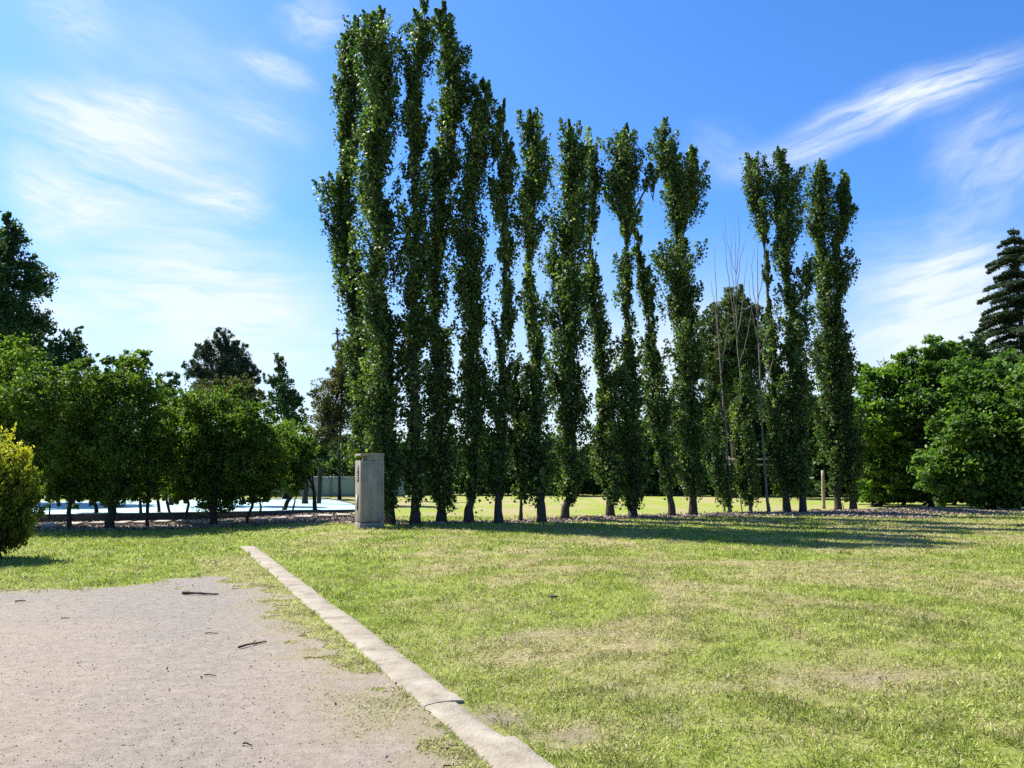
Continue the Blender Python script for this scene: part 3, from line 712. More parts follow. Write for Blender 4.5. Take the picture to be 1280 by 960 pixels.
dead = poplar((961, 642), [[(600, 958, 1), (628, 960, 1.5)]], 'bare dead poplar trunk standing leafless from ground to tip', 'dead_poplar', trunk_r=0.10, trunkmat='deadwood', lai=0.0,
       twig_px=[([(961, 640), (958, 600), (953, 555), (950, 480), (947, 420), (946, 350), (947, 293)], 0.065), ([(947, 400), (941, 350), (943, 310)], 0.02), ([(947, 380), (956, 330), (958, 300)], 0.018), ([(949, 450), (960, 410), (966, 380)], 0.016), ([(948, 430), (940, 390), (936, 350)], 0.014),
       ([(951, 500), (966, 450), (975, 400), (979, 355)], 0.02)], cat='dead tree', group='dying poplars in the row')
for ch in list(dead.children):
    if ch.name.startswith('crown'): bpy.data.objects.remove(ch, do_unlink=True)

# ------------------------------------------------------------------ round-headed trees
def tree(base, blobs_px, label, mat, name='tree', leaf=0.10, aspect=0.6, lai=2.2, trunk_px=None, trunk_r=0.07, cat='tree', group=None, depth=None, jit=0.7, flatten=0.0, squash=0.8, clump=0.26, barkmat='bark_dark', axis=None, axis_amt=0.0, zsq=1.0, limbs=True, namt=0.55, spray=5):
    if depth is None: b = at(*base)
    else:
        x_ = plane(base[0], 600, depth)[0]; b = np.array([x_, depth, float(ground(x_, depth))])
    yb = b[1]; sc = yb / F
    root = empty(name, b, label, cat, group)
    blobs = []
    for i, (x_, y_, r_) in enumerate(blobs_px):
        c = plane(x_, y_, yb); c[1] += rng.uniform(-jit, jit) * r_ * sc
        blobs.append((c, r_ * sc))
    core = list(blobs)
    if spray:
        for c, r in core:
            for _ in range(spray):
                d_ = unit(rng.standard_normal(3) + np.array([0, 0, 0.45]))
                blobs.append((c + d_ * r * rng.uniform(0.95, 1.35), r * rng.uniform(0.16, 0.30)))
    mt = MB()
    if trunk_px is None:
        low = max(core, key=lambda q: -q[0][2])[0]
        cen = np.mean([q[0] for q in core], 0)
        tp = [b + [0, 0, -0.1], b * 0.6 + low * 0.4 + [0, 0, 0], (low + cen) / 2]
    else:
        tp = [b + [0, 0, -0.1]] + [plane(x_, y_, yb) for x_, y_ in trunk_px]
    pts = catmull(tp, 10); pts[2:-1] += rng.normal(0, trunk_r * 0.25, (7, 3))
    rad = np.linspace(trunk_r, trunk_r * 0.55, 10); rad[0] *= 1.35
    mt.tube(pts, rad, 8, 0.06)
    if limbs:
        for c, r in core:
            st = pts[rng.integers(5, 10)]
            m_ = st * 0.5 + c * 0.5 + [0, 0, -0.12 * np.linalg.norm(c - st)]
            mt.tube(catmull([st, m_, c], 7), np.linspace(trunk_r * 0.5, trunk_r * 0.12, 7), 6)
            for _ in range(5):
                e = c + unit(rng.standard_normal(3)) * r * 0.85
                mt.tube(catmull([c * 0.7 + st * 0.3, (c + e) / 2, e], 5), np.linspace(trunk_r * 0.2, trunk_r * 0.05 + 0.003, 5), 4)
    mt.build('trunk', M[barkmat], root, b, True)
    P, V, NR = blob_points(blobs, leaf, aspect, lai, clump, squash, zsq=zsq)
    ok = P[:, 2] > b[2] + 0.12
    leaf_mesh('crown', P[ok], leaf, aspect, V[ok], M[mat], root, b, flatten=flatten, axis=axis, axis_amt=axis_amt, nrm=NR[ok], namt=namt)
    return root

G1 = 'small trees in the hedge row on the left'
tree((30, 660), [(25,462,32),(-5,490,40),(20,520,42),(-20,540,45),(10,560,30)], 'light green small tree rising above the golden shrub', 'hedge_light', 'small_tree', group=G1)
tree((87, 662), [(55,500,42),(85,520,42),(60,550,40),(95,570,36),(70,590,26),(40,580,26),(75,618,16),(100,612,16)], 'dark small tree on a slim trunk right of the golden shrub', 'hedge', 'small_tree', group=G1, trunk_px=[(86, 640), (90, 610), (85, 570)], trunk_r=0.075)
tree((137, 662), [(112,500,40),(140,488,38),(150,530,42),(115,545,44),(150,575,40),(120,590,34),(140,605,28),(110,615,20),(158,612,20)], 'broadest dark small tree on a thick straight trunk', 'hedge', 'small_tree', group=G1, trunk_px=[(138, 640), (136, 610), (138, 560)], trunk_r=0.15)
tree((184, 660), [(163,466,22),(152,452,15),(176,448,12),(180,480,22),(186,515,26),(188,555,28),(195,590,26),(175,600,20),(190,618,13)], 'tallest light small tree with a feathery top in the hedge row', 'hedge_light', 'small_tree', group=G1, trunk_px=[(184, 640), (187, 610), (182, 540)], trunk_r=0.06, lai=2.5)
tree((230, 655), [(214,520,24),(222,555,26),(232,590,26),(215,605,18),(228,618,14)], 'slender small tree filling the gap left of the round dark one', 'hedge_light', 'small_tree', group=G1, trunk_px=[(236, 630), (230, 600), (225, 560)], trunk_r=0.05)
tree((267, 657), [(262,530,44),(240,560,36),(290,555,42),(265,590,42),(300,590,28),(240,595,26),(268,618,26),(252,508,20),(305,530,26)], 'round dark small tree with low branches nearly touching the bed', 'hedge', 'small_tree', group=G1, trunk_px=[(268, 635), (266, 600), (266, 560)], trunk_r=0.13)
tree((307, 656), [(318,538,28),(335,560,32),(320,590,30),(342,595,22),(312,615,17),(330,618,12)], 'small tree on a crooked thin trunk right of the round dark one', 'hedge', 'small_tree', group=G1, trunk_px=[(312, 640), (318, 620), (322, 580)], trunk_r=0.06)
tree((352, 641), [(350,548,26),(372,562,24),(362,585,24),(345,575,24),(378,585,14)], 'small tree on a trunk leaning right above the pale court', 'hedge_light', 'small_tree', group=G1, trunk_px=[(360, 628), (369, 610), (366, 580)], trunk_r=0.10)
tree((394, 640), [(376,592,14),(383,575,15),(370,608,9),(390,560,12)], 'small tree curving left on a bare bent trunk nearest the pillar', 'hedge', 'small_tree', group=G1, trunk_px=[(393, 622), (391, 607), (384, 590)], trunk_r=0.09)
tree((118, 650), [(110,560,30),(122,590,26),(105,600,22),(96,618,13),(125,620,11)], 'thin tree behind the broadest dark one, its short trunk against the court', 'hedge', 'small_tree', group=G1, trunk_px=[(120, 638), (117, 620), (116, 590)], trunk_r=0.08)
tree((178, 650), [(170,575,26),(182,600,20)], 'thin-stemmed tree between the broadest and the feathery one', 'hedge_light', 'small_tree', group=G1, trunk_px=[(176, 636), (174, 615), (176, 590)], trunk_r=0.06)
tree((200, 649), [(205,570,24),(200,600,18)], 'thin tree with a straight dark stem against the pale court', 'hedge', 'small_tree', group=G1, trunk_px=[(198, 636), (196, 618), (200, 590)], trunk_r=0.07)
tree((216, 649), [(212,585,22),(206,608,13)], 'thin tree with its stem tilted left against the pale court', 'hedge', 'small_tree', group=G1, trunk_px=[(211, 638), (208, 622), (208, 600)], trunk_r=0.06)
tree((62, 655), [(62,600,16),(50,610,12),(70,618,9)], 'thin sapling between the golden shrub and the dark slim-trunked tree', 'hedge', 'small_tree', group=G1, trunk_px=[(62, 640), (62, 625), (60, 605)], trunk_r=0.03)
tree((327, 645), [(325,600,20),(340,610,14)], 'thin sapling behind the crooked small tree', 'hedge', 'small_tree', group=G1, trunk_px=[(326, 634), (325, 620), (326, 605)], trunk_r=0.05)
tree((365, 642), [(366,612,10),(372,604,10)], 'thinnest sapling between the leaning and the bent trunk', 'hedge', 'small_tree', group=G1, trunk_px=[(368, 628), (371, 618)], trunk_r=0.04, limbs=False)

# golden shrub
def shrub():
    b = at(-6, 699); yb = b[1]; sc = yb / F
    root = empty('golden_shrub', b, 'yellow-tipped golden conifer shrub at the left edge of the gravel', 'shrub')
    blobs = [(np.array(plane(x_, y_, yb)) + [0, rng.uniform(-.5, .5) * r_ * sc, 0], r_ * sc) for x_, y_, r_ in ((-6,582,32),(14,604,25),(-31,594,43),(-3,628,40),(10,652,30),(-36,652,45),(24,622,16),(-12,672,26),(-66,632,50),(-66,592,40))]
    mt = MB()
    for k in range(7):
        e = blobs[k][0]; mt.tube(catmull([b + [rng.uniform(-.1, .1), rng.uniform(-.1, .1), -0.05], (b + e) / 2 + [0, 0, -0.1], e], 6), np.linspace(0.05, 0.015, 6), 6)
    mt.build('stems', M['bark_dark'], root, b, True)
    P, V, NR = blob_points(blobs, 0.085, 0.4, 3.6, 0.2, 1.5)
    # new growth is yellow: on the outer shell and mostly on upper shoots; old inner foliage stays green
    SP_ = []
    for _ in range(150):
        c, r = blobs[rng.integers(len(blobs))]
        d_ = unit(unit(rng.standard_normal(3)) + np.array([0, 0, 0.55])); st = c + d_ * r * 0.8; g_ = unit(d_ + [0, 0, 0.9])
        n_ = 34; u_ = rng.random(n_)
        SP_.append(st + g_ * (u_ * rng.uniform(0.22, 0.5))[:, None] + rng.standard_normal((n_, 3)) * (0.055 * (1.1 - u_))[:, None])
    P = np.vstack([P] + SP_)
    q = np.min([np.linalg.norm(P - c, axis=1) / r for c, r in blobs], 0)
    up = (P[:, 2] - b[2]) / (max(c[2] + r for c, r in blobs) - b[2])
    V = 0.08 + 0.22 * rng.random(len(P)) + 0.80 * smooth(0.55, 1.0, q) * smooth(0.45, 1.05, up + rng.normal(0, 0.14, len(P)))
    ok = P[:, 2] > b[2] + 0.05
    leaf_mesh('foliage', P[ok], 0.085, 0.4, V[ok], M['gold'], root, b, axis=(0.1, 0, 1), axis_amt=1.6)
shrub()

# taller trees behind on the left
tree((0, 640), [(8,272,9),(10,295,20),(5,335,36),(42,352,24),(12,395,50),(45,405,20),(22,450,44),(-45,420,50),(-35,340,36),(0,500,50)], 'tall dark tree towering at the left edge behind the hedge row', 'dark', 'tall_tree', leaf=0.17, depth=40, trunk_r=0.3, clump=0.26, group=None, lai=3.8, spray=3)
tree((90, 640), [(88,432,22),(75,455,24),(100,455,19),(85,490,30),(110,500,25)], 'dark round-topped tree to the right of the towering one', 'dark', 'round_tree', leaf=0.16, depth=38, trunk_r=0.16)
tree((215, 640), [(214,482,16),(205,500,20),(230,502,18),(220,530,26)], 'small dark green treetop left of the feathery conifer', 'back', 'round_tree', leaf=0.15, depth=36, trunk_r=0.12)
tree((280, 640), [(276,425,13),(262,442,14),(292,436,14),(275,455,24),(245,462,14),(305,458,16),(318,475,12),(258,478,22),(295,482,24)], 'feathery dark conifer-like tree against the pale sky', 'conifer', 'feathery_tree', leaf=0.20, aspect=0.28, depth=50, trunk_r=0.22, lai=2.6, axis=(0, 0, 1), axis_amt=0.9, clump=0.22, squash=1.3)
tree((290, 640), [(262,495,20),(285,488,20),(310,492,20),(325,505,16),(240,505,14),(290,515,26)], 'olive brown tree in front of the feathery conifer', 'olive', 'olive_tree', leaf=0.14, depth=36, trunk_r=0.12)
tree((358, 638), [(347,448,6),(350,462,10),(345,478,11),(358,485,15),(352,505,18),(368,505,13),(360,530,22)], 'dark cone-shaped tree between the olive brown trees', 'dark', 'conical_tree', leaf=0.19, depth=48, trunk_r=0.18, clump=0.35)
tree((382, 640), [(415,495,24),(402,522,22),(428,475,22),(428,518,22),(438,450,16),(412,545,18),(440,490,20)], 'olive brown tree with a forked bare trunk left of the poplars', 'olive', 'olive_tree', leaf=0.13, aspect=0.45, depth=38, trunk_r=0.15, trunk_px=[(382, 600), (388, 565), (397, 540)], lai=2.0)
tree((425, 640), [(428,432,12),(433,450,15),(424,468,16),(421,415,5),(440,420,10)], 'thin brownish treetop touching the first poplar', 'olive', 'thin_tree', leaf=0.14, aspect=0.4, depth=46, trunk_r=0.10, lai=1.4)

# right-hand broadleaf trees
G2 = 'broadleaf trees on the right'
BK = dict(namt=0.15, leaf=0.20, aspect=0.55, flatten=1.6, squash=0.42, clump=0.42, lai=3.0, trunk_r=0.16)
tree((1092, 633), [(1082,482,24),(1108,468,26),(1078,525,32),(1112,522,38),(1085,572,32),(1122,575,34),(1090,605,20),(1110,612,16)], 'light green broadleaf tree just right of the last poplar', 'broad_light', 'broadleaf_tree', group=G2, **BK)
tree((1165, 634), [(1162,436,18),(1148,456,22),(1186,444,18),(1130,462,12),(1168,480,36),(1205,480,28),(1140,500,36),(1180,525,40),(1145,555,30),(1135,595,24),(1150,615,15)], 'tallest broadleaf tree with an uneven peaked top', 'broad', 'broadleaf_tree', group=G2, **BK)
tree((1228, 638), [(1222,470,28),(1255,465,26),(1235,510,40),(1205,545,36),(1260,550,38),(1185,585,30),(1225,585,40),(1162,600,16),(1205,612,20),(1255,605,28),(1180,620,12),(1230,622,14),(1262,624,14)], 'layered broadleaf tree with boughs sweeping low to the grass', 'broad', 'broadleaf_tree', group=G2, **BK)
tree((1305, 640), [(1290,480,34),(1320,520,50),(1290,560,38),(1300,600,38),(1275,620,14)], 'broadleaf tree cut by the right edge of the view', 'broad', 'broadleaf_tree', group=G2, **BK)
tree((1222, 632), [(1222,425,9),(1214,445,16),(1232,450,16),(1240,480,26)], 'broadleaf treetop poking up in front of the dark conifer', 'back', 'broadleaf_tree', leaf=0.2, depth=40, trunk_r=0.12)

for i, (x_, lab) in enumerate(((1085, 'added dark shrub standing in for deep shade right of the last poplar'), (1122, 'added dark shrub standing in for shade under the light green broadleaf tree'), (1150, 'added dark shrub standing in for shade under the tallest broadleaf tree'), (1185, 'added dark shrub standing in for shade under the sweeping boughs of the layered broadleaf tree'), (1250, 'added dark shrub standing in for shade under the right-hand boughs of the layered broadleaf tree'))):  # shrubs added so the gap beneath the broadleaf trees reads as dark shade
    tree((x_, 0), [(x_ - 10, 612, 15), (x_ + 14, 608, 17), (x_, 590, 20), (x_ + 4, 622, 13), (x_ - 18, 622, 10), (x_ + 22, 624, 10)], lab, 'dark', 'shade_fill_shrub', leaf=0.17, depth=38.5, trunk_r=0.08, cat='shrub', group='added dark shrubs filling the shade under the broadleaf trees', lai=3.2)
# layered conifer on the far right
def cedar(px, depth, top_py, layers, label, name='conifer_tree'):
    x_ = plane(px, 600, depth)[0]; b = np.array([x_, depth, float(ground(x_, depth))]); sc = depth / F
    root = empty(name, b, label, 'conifer')
    top = plane(px, top_py, depth); top[0] = x_
    mt = MB(); mt.tube(catmull([b + [0, 0, -.1], (b + top) / 2, top], 14), np.linspace(0.32, 0.03, 14), 8, 0.04)
    P, V = [], []
    for py, ln in layers:
        z = plane(px, py, depth)[2]
        nb = 8 if ln > 12 else 6
        a0 = rng.uniform(0, 6.28)
        for j in range(nb):
            th = a0 + j * 2 * math.pi / nb + rng.normal(0, 0.2); L = ln * sc * rng.uniform(0.75, 1.12)
            zz = z + rng.normal(0, 3 * sc); dr = np.array([math.cos(th), math.sin(th), 0])
            u = np.linspace(0, 1, 8)[:, None]
            pts = np.array([x_, depth, zz]) + dr * L * u + np.array([0, 0, 1.0]) * (0.10 * L * u - 0.30 * L * u ** 2)
            mt.tube(pts, np.linspace(0.05, 0.012, 8), 5)
            n = int(1500 * L / 2.5 * (0.3 + ln / 60))
            uu = rng.random(n) ** 0.75
            pc = np.array([x_, depth, zz]) + dr * (L * uu)[:, None] + np.array([0, 0, 1.0]) * (0.10 * L * uu - 0.30 * L * uu ** 2)[:, None]
            wid = 0.30 * L * (1.05 - uu) ** 0.6 * 0.8 + 0.05
            side = np.array([-dr[1], dr[0], 0])
            pc = pc + side * (rng.standard_normal(n) * wid * 0.55)[:, None]; pc[:, 2] += rng.normal(0, 0.05, n) - 0.12 * np.abs(rng.standard_normal(n)) * wid
            P.append(pc); V.append(rng.normal(0.45, 0.12) + rng.normal(0, 0.18, n))
    mt.build('trunk', M['bark_dark'], root, b, True)
    leaf_mesh('crown', np.vstack(P), 0.17, 0.3, np.concatenate(V), M['conifer'], root, b, flatten=1.2)
cedar(1292, 46, 284, [(290,8),(300,18),(312,26),(326,38),(342,34),(358,50),(376,44),(392,56),(410,60),(428,54),(444,66),(460,70),(480,66),(505,70),(535,66)], 'tall layered dark conifer cut by the right edge')
cedar(1216, 50, 424, [(428,6),(436,24),(446,36),(458,42),(474,48),(492,52),(515,54),(545,52)], 'low dark conifer behind the broadleaf trees')

# background trees beyond the far lawn
G3 = 'dark trees beyond the far lawn'
bgspec = [  # x, top, half width, depth, material, lower limit
 (-120, 470, 70, 60, 'back', 'dark background tree far beyond the left edge'),
 (30, 520, 60, 58, 'back', 'dark background tree behind the golden shrub'),
 (150, 520, 60, 62, 'back', 'dark background tree behind the feathery-topped hedge tree'),
 (240, 530, 50, 58, 'back', 'dark background tree behind the round hedge tree'),
 (335, 540, 46, 62, 'dark', 'dark background tree behind the left end of the net fence'),
 (400, 545, 44, 56, 'dark', 'dark background tree above the net fence panel'),
 (465, 530, 48, 60, 'dark', 'dark background tree hidden behind the first poplars'),
 (535, 545, 40, 58, 'dark', 'dark background tree seen between the tallest poplars'),
 (600, 545, 42, 56, 'back', 'background tree seen behind the forked-tip poplar'),
 (655, 550, 40, 58, 'back', 'background tree in the bright gap left of the widest poplar'),
 (712, 540, 42, 55, 'dark', 'dark background tree behind the widest poplar'),
 (745, 548, 30, 60, 'olive', 'greyish background bush-like tree in the gap right of the widest poplar'),
 (800, 520, 46, 57, 'back', 'background tree behind the mop-topped poplar'),
 (845, 500, 40, 60, 'dark', 'dark background tree left of the round pine'),
 (890, 500, 42, 54, 'dark', 'dark background tree under the round pine'),
 (945, 490, 44, 56, 'back', 'background tree behind the dead poplar trunks'),
 (1000, 480, 46, 55, 'dark', 'dark background tree behind the ragged-headed poplar'),
 (1050, 490, 44, 52, 'dark', 'dark background tree behind the last poplars'),
 (1120, 520, 60, 50, 'dark', 'dark background tree behind the light green broadleaf'),
 (1200, 500, 70, 52, 'dark', 'dark background tree deep behind the layered broadleaf'),
 (1300, 480, 70, 54, 'dark', 'dark background tree beyond the right edge'),
 (1420, 450, 90, 54, 'back', 'background tree outside the right edge'),
]
for i, (x_, top, hw, dep, mt_, lab) in enumerate(bgspec):
    bl = [(x_ + rng.uniform(-.25, .25) * hw, top + hw * 0.42, hw * 0.42)]
    yy = top + hw * 0.75
    while yy < 626:
        for sx in (-0.55, 0.05, 0.6):
            bl.append((x_ + (sx + rng.uniform(-.15, .15)) * hw, yy + rng.uniform(-.15, .15) * hw, hw * rng.uniform(0.36, 0.5)))
        yy += hw * 0.5
    tree((x_, 0), bl, lab, mt_, 'background_tree', leaf=0.27, aspect=0.6, depth=dep, trunk_r=0.16, group=G3, lai=3.3, clump=0.36, limbs=False, jit=1.2, spray=2)
tree((915, 0), [(912,383,20),(893,402,20),(936,400,20),(912,415,28),(886,430,18),(944,428,20),(905,450,30),(938,460,26),(890,465,22),(920,490,34)], 'round-topped olive pine behind the dead poplar stems', 'pine', 'pine_tree', leaf=0.26, aspect=0.3, depth=50, trunk_r=0.25, lai=3.2, clump=0.26, axis=(0, 0, 1), axis_amt=0.6)

# far woodland mass closing the horizon (one mass nobody could count)
bl = []
for k in range(230):
    a = rng.uniform(-75, 75); d_ = rng.uniform(72, 95)
    r_ = rng.uniform(2.0, 3.4)
    bl.append((np.array([math.sin(R(a)) * d_ * 1.0, math.cos(R(a)) * d_, rng.uniform(0.4, 3.6)]), r_))
P, V, NR = blob_points(bl, 0.55, 0.7, 2.2, 0.35)
P = P[P[:, 2] > 0.1]
tag(leaf_mesh('far_wood', P, 0.55, 0.7, rng.normal(0.45, 0.2, len(P)), M['dark']), 'far dark wood closing the horizon', None, None, 'stuff')

# ------------------------------------------------------------------ pillar
def pillar():
    b = at(459, 661); rz = R(25)
    b = b + np.array([0, 0.33, 0]); b[2] = float(ground(b[0], b[1]))
    root = empty('utility_pillar', b, 'weathered concrete meter pillar with a slotted cap at the end of the poplar row', 'utility pillar')
    root.rotation_euler = (R(0.3), R(-1.2), rz)
    W, D, H = 0.66, 0.62, 1.96
    m = MB(); m.box(0, 0, 0.03, W + 0.02, D + 0.02, 0.26, taper=0.005); bevel(m.build('plinth', M['concrete'], root), 0.012)
    m = MB(); m.box(0, 0, 0.18 + (H - 0.18) / 2 - 0.06, W, D, H - 0.18 - 0.12); bevel(m.build('body', M['concrete'], root), 0.012)
    # neck with dark slot at the left and front-left corner, solid at the right
    m = MB(); m.box(0.10, 0.04, H - 0.055, W - 0.22, D - 0.10, 0.13); m.build('slot_recess', M['concrete_dark'], root)
    m = MB(); m.box(W / 2 - 0.24, 0, H - 0.058, 0.46, D - 0.004, 0.124); bevel(m.build('neck', M['concrete'], root), 0.006)
    m = MB(); m.box(0, 0, H + 0.035, W + 0.012, D + 0.012, 0.065); bevel(m.build('cap', M['concrete'], root), 0.012)
    # faint recessed door frame on the front
    m = MB()
    for (cx, cz, sx, sz) in ((-0.26, 0.98, 0.018, 1.5), (0.26, 0.98, 0.018, 1.5), (0, 1.735, 0.538, 0.018), (0, 0.225, 0.538, 0.018)):
        m.box(cx, -D / 2 - 0.003, cz, sx, 0.012, sz)
    m.build('door_frame', M['concrete'], root)
    # left face: dark vertical plate with worn marks, pale strip below
    m = MB(); m.box(-W / 2 - 0.006, -0.02, 1.50, 0.016, 0.17, 0.44); pl = m.build('sign_plate', M['plate'], root)
    m = MB()
    for z_, w_ in ((1.665, 0.10), (1.61, 0.06), (1.56, 0.11), (1.50, 0.05), (1.455, 0.10), (1.40, 0.08), (1.345, 0.11), (1.31, 0.05)):
        m.box(-W / 2 - 0.016, -0.02 + rng.uniform(-.02, .02), z_, 0.006, w_, 0.022, jitter=0.003)
    mk_ = m.build('worn_marks', M['label'], pl)
    m = MB(); m.box(-W / 2 - 0.006, 0.0, 0.72, 0.016, 0.13, 0.42); p2 = m.build('meter_slot', M['plate'], root)
    m = MB(); m.box(-W / 2 - 0.018, 0.02, 0.76, 0.012, 0.085, 0.30); m.build('pale_strip', M['label'], p2)
pillar()

# ------------------------------------------------------------------ court, low wall, fence
C = np.array([-5.2, 31.0]); U = np.array([-0.93, -0.36]); U /= np.linalg.norm(U); Vd = np.array([U[1], -U[0]])
if Vd[1] < 0: Vd = -Vd
LX, LY, CZ = 34.0, 17.0, 0.26
def corner(u, v): return C + U * u + Vd * v
cor = [corner(0, 0), corner(LX, 0), corner(LX, LY), corner(0, LY)]
xs_, ys_ = np.linspace(0, LX, 24), np.linspace(0, LY, 14)
Xg, Yg, Qg = grid(xs_, ys_)
pts = C[None] + U[None] * Xg[:, None] + Vd[None] * Yg[:, None]
tag(mesh_np('court', np.column_stack([pts, np.full(len(pts), CZ)]), [Qg[:, ::-1]], M['court']), 'pale cyan sports court surface', None, None, 'structure')
def wall_run(a, b, mbw, th=0.22, top=CZ + 0.035, bot=-0.2):
    d = b - a; L = np.linalg.norm(d); c = (a + b) / 2
    mbw.box(c[0], c[1], (top + bot) / 2, L, th, top - bot, math.atan2(d[1], d[0]))
root = empty('low_wall', (*C, 0.2), 'low dark stone edging wall along the near side of the pale court', 'wall')
mw = MB(); wall_run(corner(-0.1, -0.13), corner(LX + .2, -0.13), mw); wall_run(corner(-0.12, 0.0), corner(-0.12, LY), mw, top=CZ + 0.02); mw.build('wall_body', M['wall'], root, (*C, 0.2))

fa, fb = plane(322, 612, 51), plane(505, 612, 51)
root = empty('net_fence', (fa[0], 51, float(ground(fa[0], 51))), 'low grey green net fence at the far end of the court', 'fence')
fo = (fa[0], 51, float(ground(fa[0], 51)))
nx = 7
for k in range(nx):
    x_ = fa[0] + (fb[0] - fa[0]) * k / (nx - 1); g = float(ground(x_, 51))
    m = MB(); m.tube([[x_, 51, g - .1], [x_, 51, g + 0.7], [x_, 51, g + 1.42]], [0.045] * 3, 8); m.build('post', M['metal'], root, fo)
    if k < nx - 1:
        x2 = fa[0] + (fb[0] - fa[0]) * (k + 1) / (nx - 1)
        n_ = 12; xx = np.linspace(x_ + 0.05, x2 - 0.05, n_); zz = np.linspace(g + 0.03, g + 1.32, 7)
        Xp, Zp, Qp = grid(xx, zz)
        yy = 51.0 + 0.05 * np.sin((Xp - x_) / (x2 - x_) * math.pi) + 0.02 * np.sin(Xp * 9)
        p_ = mesh_np('net_panel', np.stack([Xp, yy, Zp], 1) - np.array(fo), [Qp], M['meshnet'], root, None, True)
        so = p_.modifiers.new('thickness', 'SOLIDIFY'); so.thickness = 0.012
m = MB(); m.tube([[fa[0], 51, fo[2] + 1.36], [(fa[0] + fb[0]) / 2, 51, fo[2] + 1.355], [fb[0], 51, fo[2] + 1.36]], [0.025] * 3, 6); m.build('top_rail', M['metal'], root, fo)

# dark timber pole beside the fence panel
b = at(398.5, 631)
root = empty('timber_pole', b, 'dark timber pole rising behind the bent-trunk small tree', 'pole')
m = MB(); m.tube(catmull([b + [0, 0, -.2], b + [0.02, 0, 1.0], b + [0.03, 0, 2.2]], 8), np.linspace(0.12, 0.10, 8), 9, 0.03); m.build('shaft', M['bark_dark'], root, b, True)
m = MB(); m.box(b[0] + 0.03, b[1], b[2] + 2.23, 0.27, 0.27, 0.05); m.build('pole_cap', M['concrete_dark'], root, b)
# white post seen above the golden shrub's right side
b = at(57, 629)
root = empty('white_post', b, 'white post showing through the gap right of the golden shrub', 'post')
m = MB(); m.tube(catmull([b + [0, 0, -.2], b + [0, 0, 0.9], b + [0, 0, 1.5]], 6), [0.09] * 6, 10); m.build('shaft', M['white'], root, b, True)
m = MB(); m.box(b[0], b[1], b[2] + 1.53, 0.22, 0.22, 0.05); m.build('post_cap', M['white'], root, b)

# ------------------------------------------------------------------ stepping slabs along the bed
slabs = [(34, 660, 12, 'pale slab half under the golden shrub, first of the slab row'), (61, 660.5, 18, 'pale slab between the golden shrub and the slim dark trunk'), (90, 659.5, 14, 'pale slab right behind the slim dark trunk'),
 (120, 658.5, 17, 'pale slab left of the thick straight trunk'), (150, 658, 15, 'pale slab just right of the thick straight trunk'), (173, 657.5, 18, 'pale slab left of the feathery tree trunk'), (200, 656.5, 18, 'pale slab right of the feathery tree trunk'),
 (226, 656, 14, 'pale slab beside the slender tree stem'), (249, 656, 16, 'pale slab left of the round dark tree trunk'), (281, 655.5, 14, 'pale slab right of the round dark tree trunk'), (322, 653.5, 18, 'pale slab right of the crooked thin trunk'),
 (348, 652.5, 18, 'pale slab in front of the right-leaning trunk'), (378, 650.5, 20, 'broad pale slab left of the bent trunk'), (405, 649, 18, 'pale slab below the bent trunk'), (428, 648, 17, 'pale slab nearest the concrete pillar')]
for px, py, w, lab in slabs:
    p = at(px, py); sw = w * p[1] / F
    m = MB(); m.box(0, 0, 0.03, sw * rng.uniform(0.92, 1.05), 0.42 * rng.uniform(0.8, 1.1), 0.07, 0, jitter=0.012)
    o = bevel(m.build('stone_slab', M['paver']), 0.008, 2)
    o.location = (p[0], p[1] + 0.15, p[2] + 0.075); o.rotation_euler = (R(rng.uniform(2, 5)), R(rng.uniform(-2, 2)), R(rng.uniform(-9, 9)))
    tag(o, lab, 'slab', 'row of stone slabs along the planting bed')

# ------------------------------------------------------------------ rail structure and stakes beyond the poplars
a1, a2 = plane(911, 574, 46), plane(980, 574, 46)
z0 = float(ground(a1[0], 46)); ro = (a1[0], 46, z0)
root = empty('wooden_rail', ro, 'pale two-rail wooden frame seen behind the dead poplar trunk', 'rail')
for x_ in (a1[0], a2[0]):
    m = MB(); m.box(x_, 46, z0 + 1.2, 0.11, 0.11, 2.7); m.build('post', M['stake'], root, ro)
for zp in (574, 581):
    z_ = plane(940, zp, 46)[2]
    m = MB(); m.box((a1[0] + a2[0]) / 2, 45.9, z_, a2[0] - a1[0] + 0.3, 0.06, 0.09); m.build('rail', M['stake'], root, ro)
def stake(px, py, top, r, name, lab, lean=0.0, mat='stake'):
    b = at(px, py); t = plane(px + lean, top, b[1])
    pts = catmull([b + [0, 0, -.15], (b + t) / 2 + rng.normal(0, 0.01, 3), t], 7)
    m = MB(); m.tube(pts, np.linspace(r, r * 0.85, 7), 8, 0.03)
    o = m.build(name, M[mat], None, b, True); o.location = b
    tag(o, lab, 'stake', 'wooden stakes by the poplars')
stake(1030, 636, 588, 0.075, 'wooden_stake', 'sturdy light brown wooden post left of the last two poplars', -1.5)
stake(905.5, 641, 600, 0.055, 'wooden_stake', 'pale straight stake against the half-dead poplar trunk', -1)
stake(928.5, 640, 618, 0.028, 'wooden_stake', 'short thin stake between the two dying poplars', -4)
stake(1056.5, 639.5, 628, 0.022, 'wooden_stake', 'tiny slanted stake between the last two poplar trunks', -4)

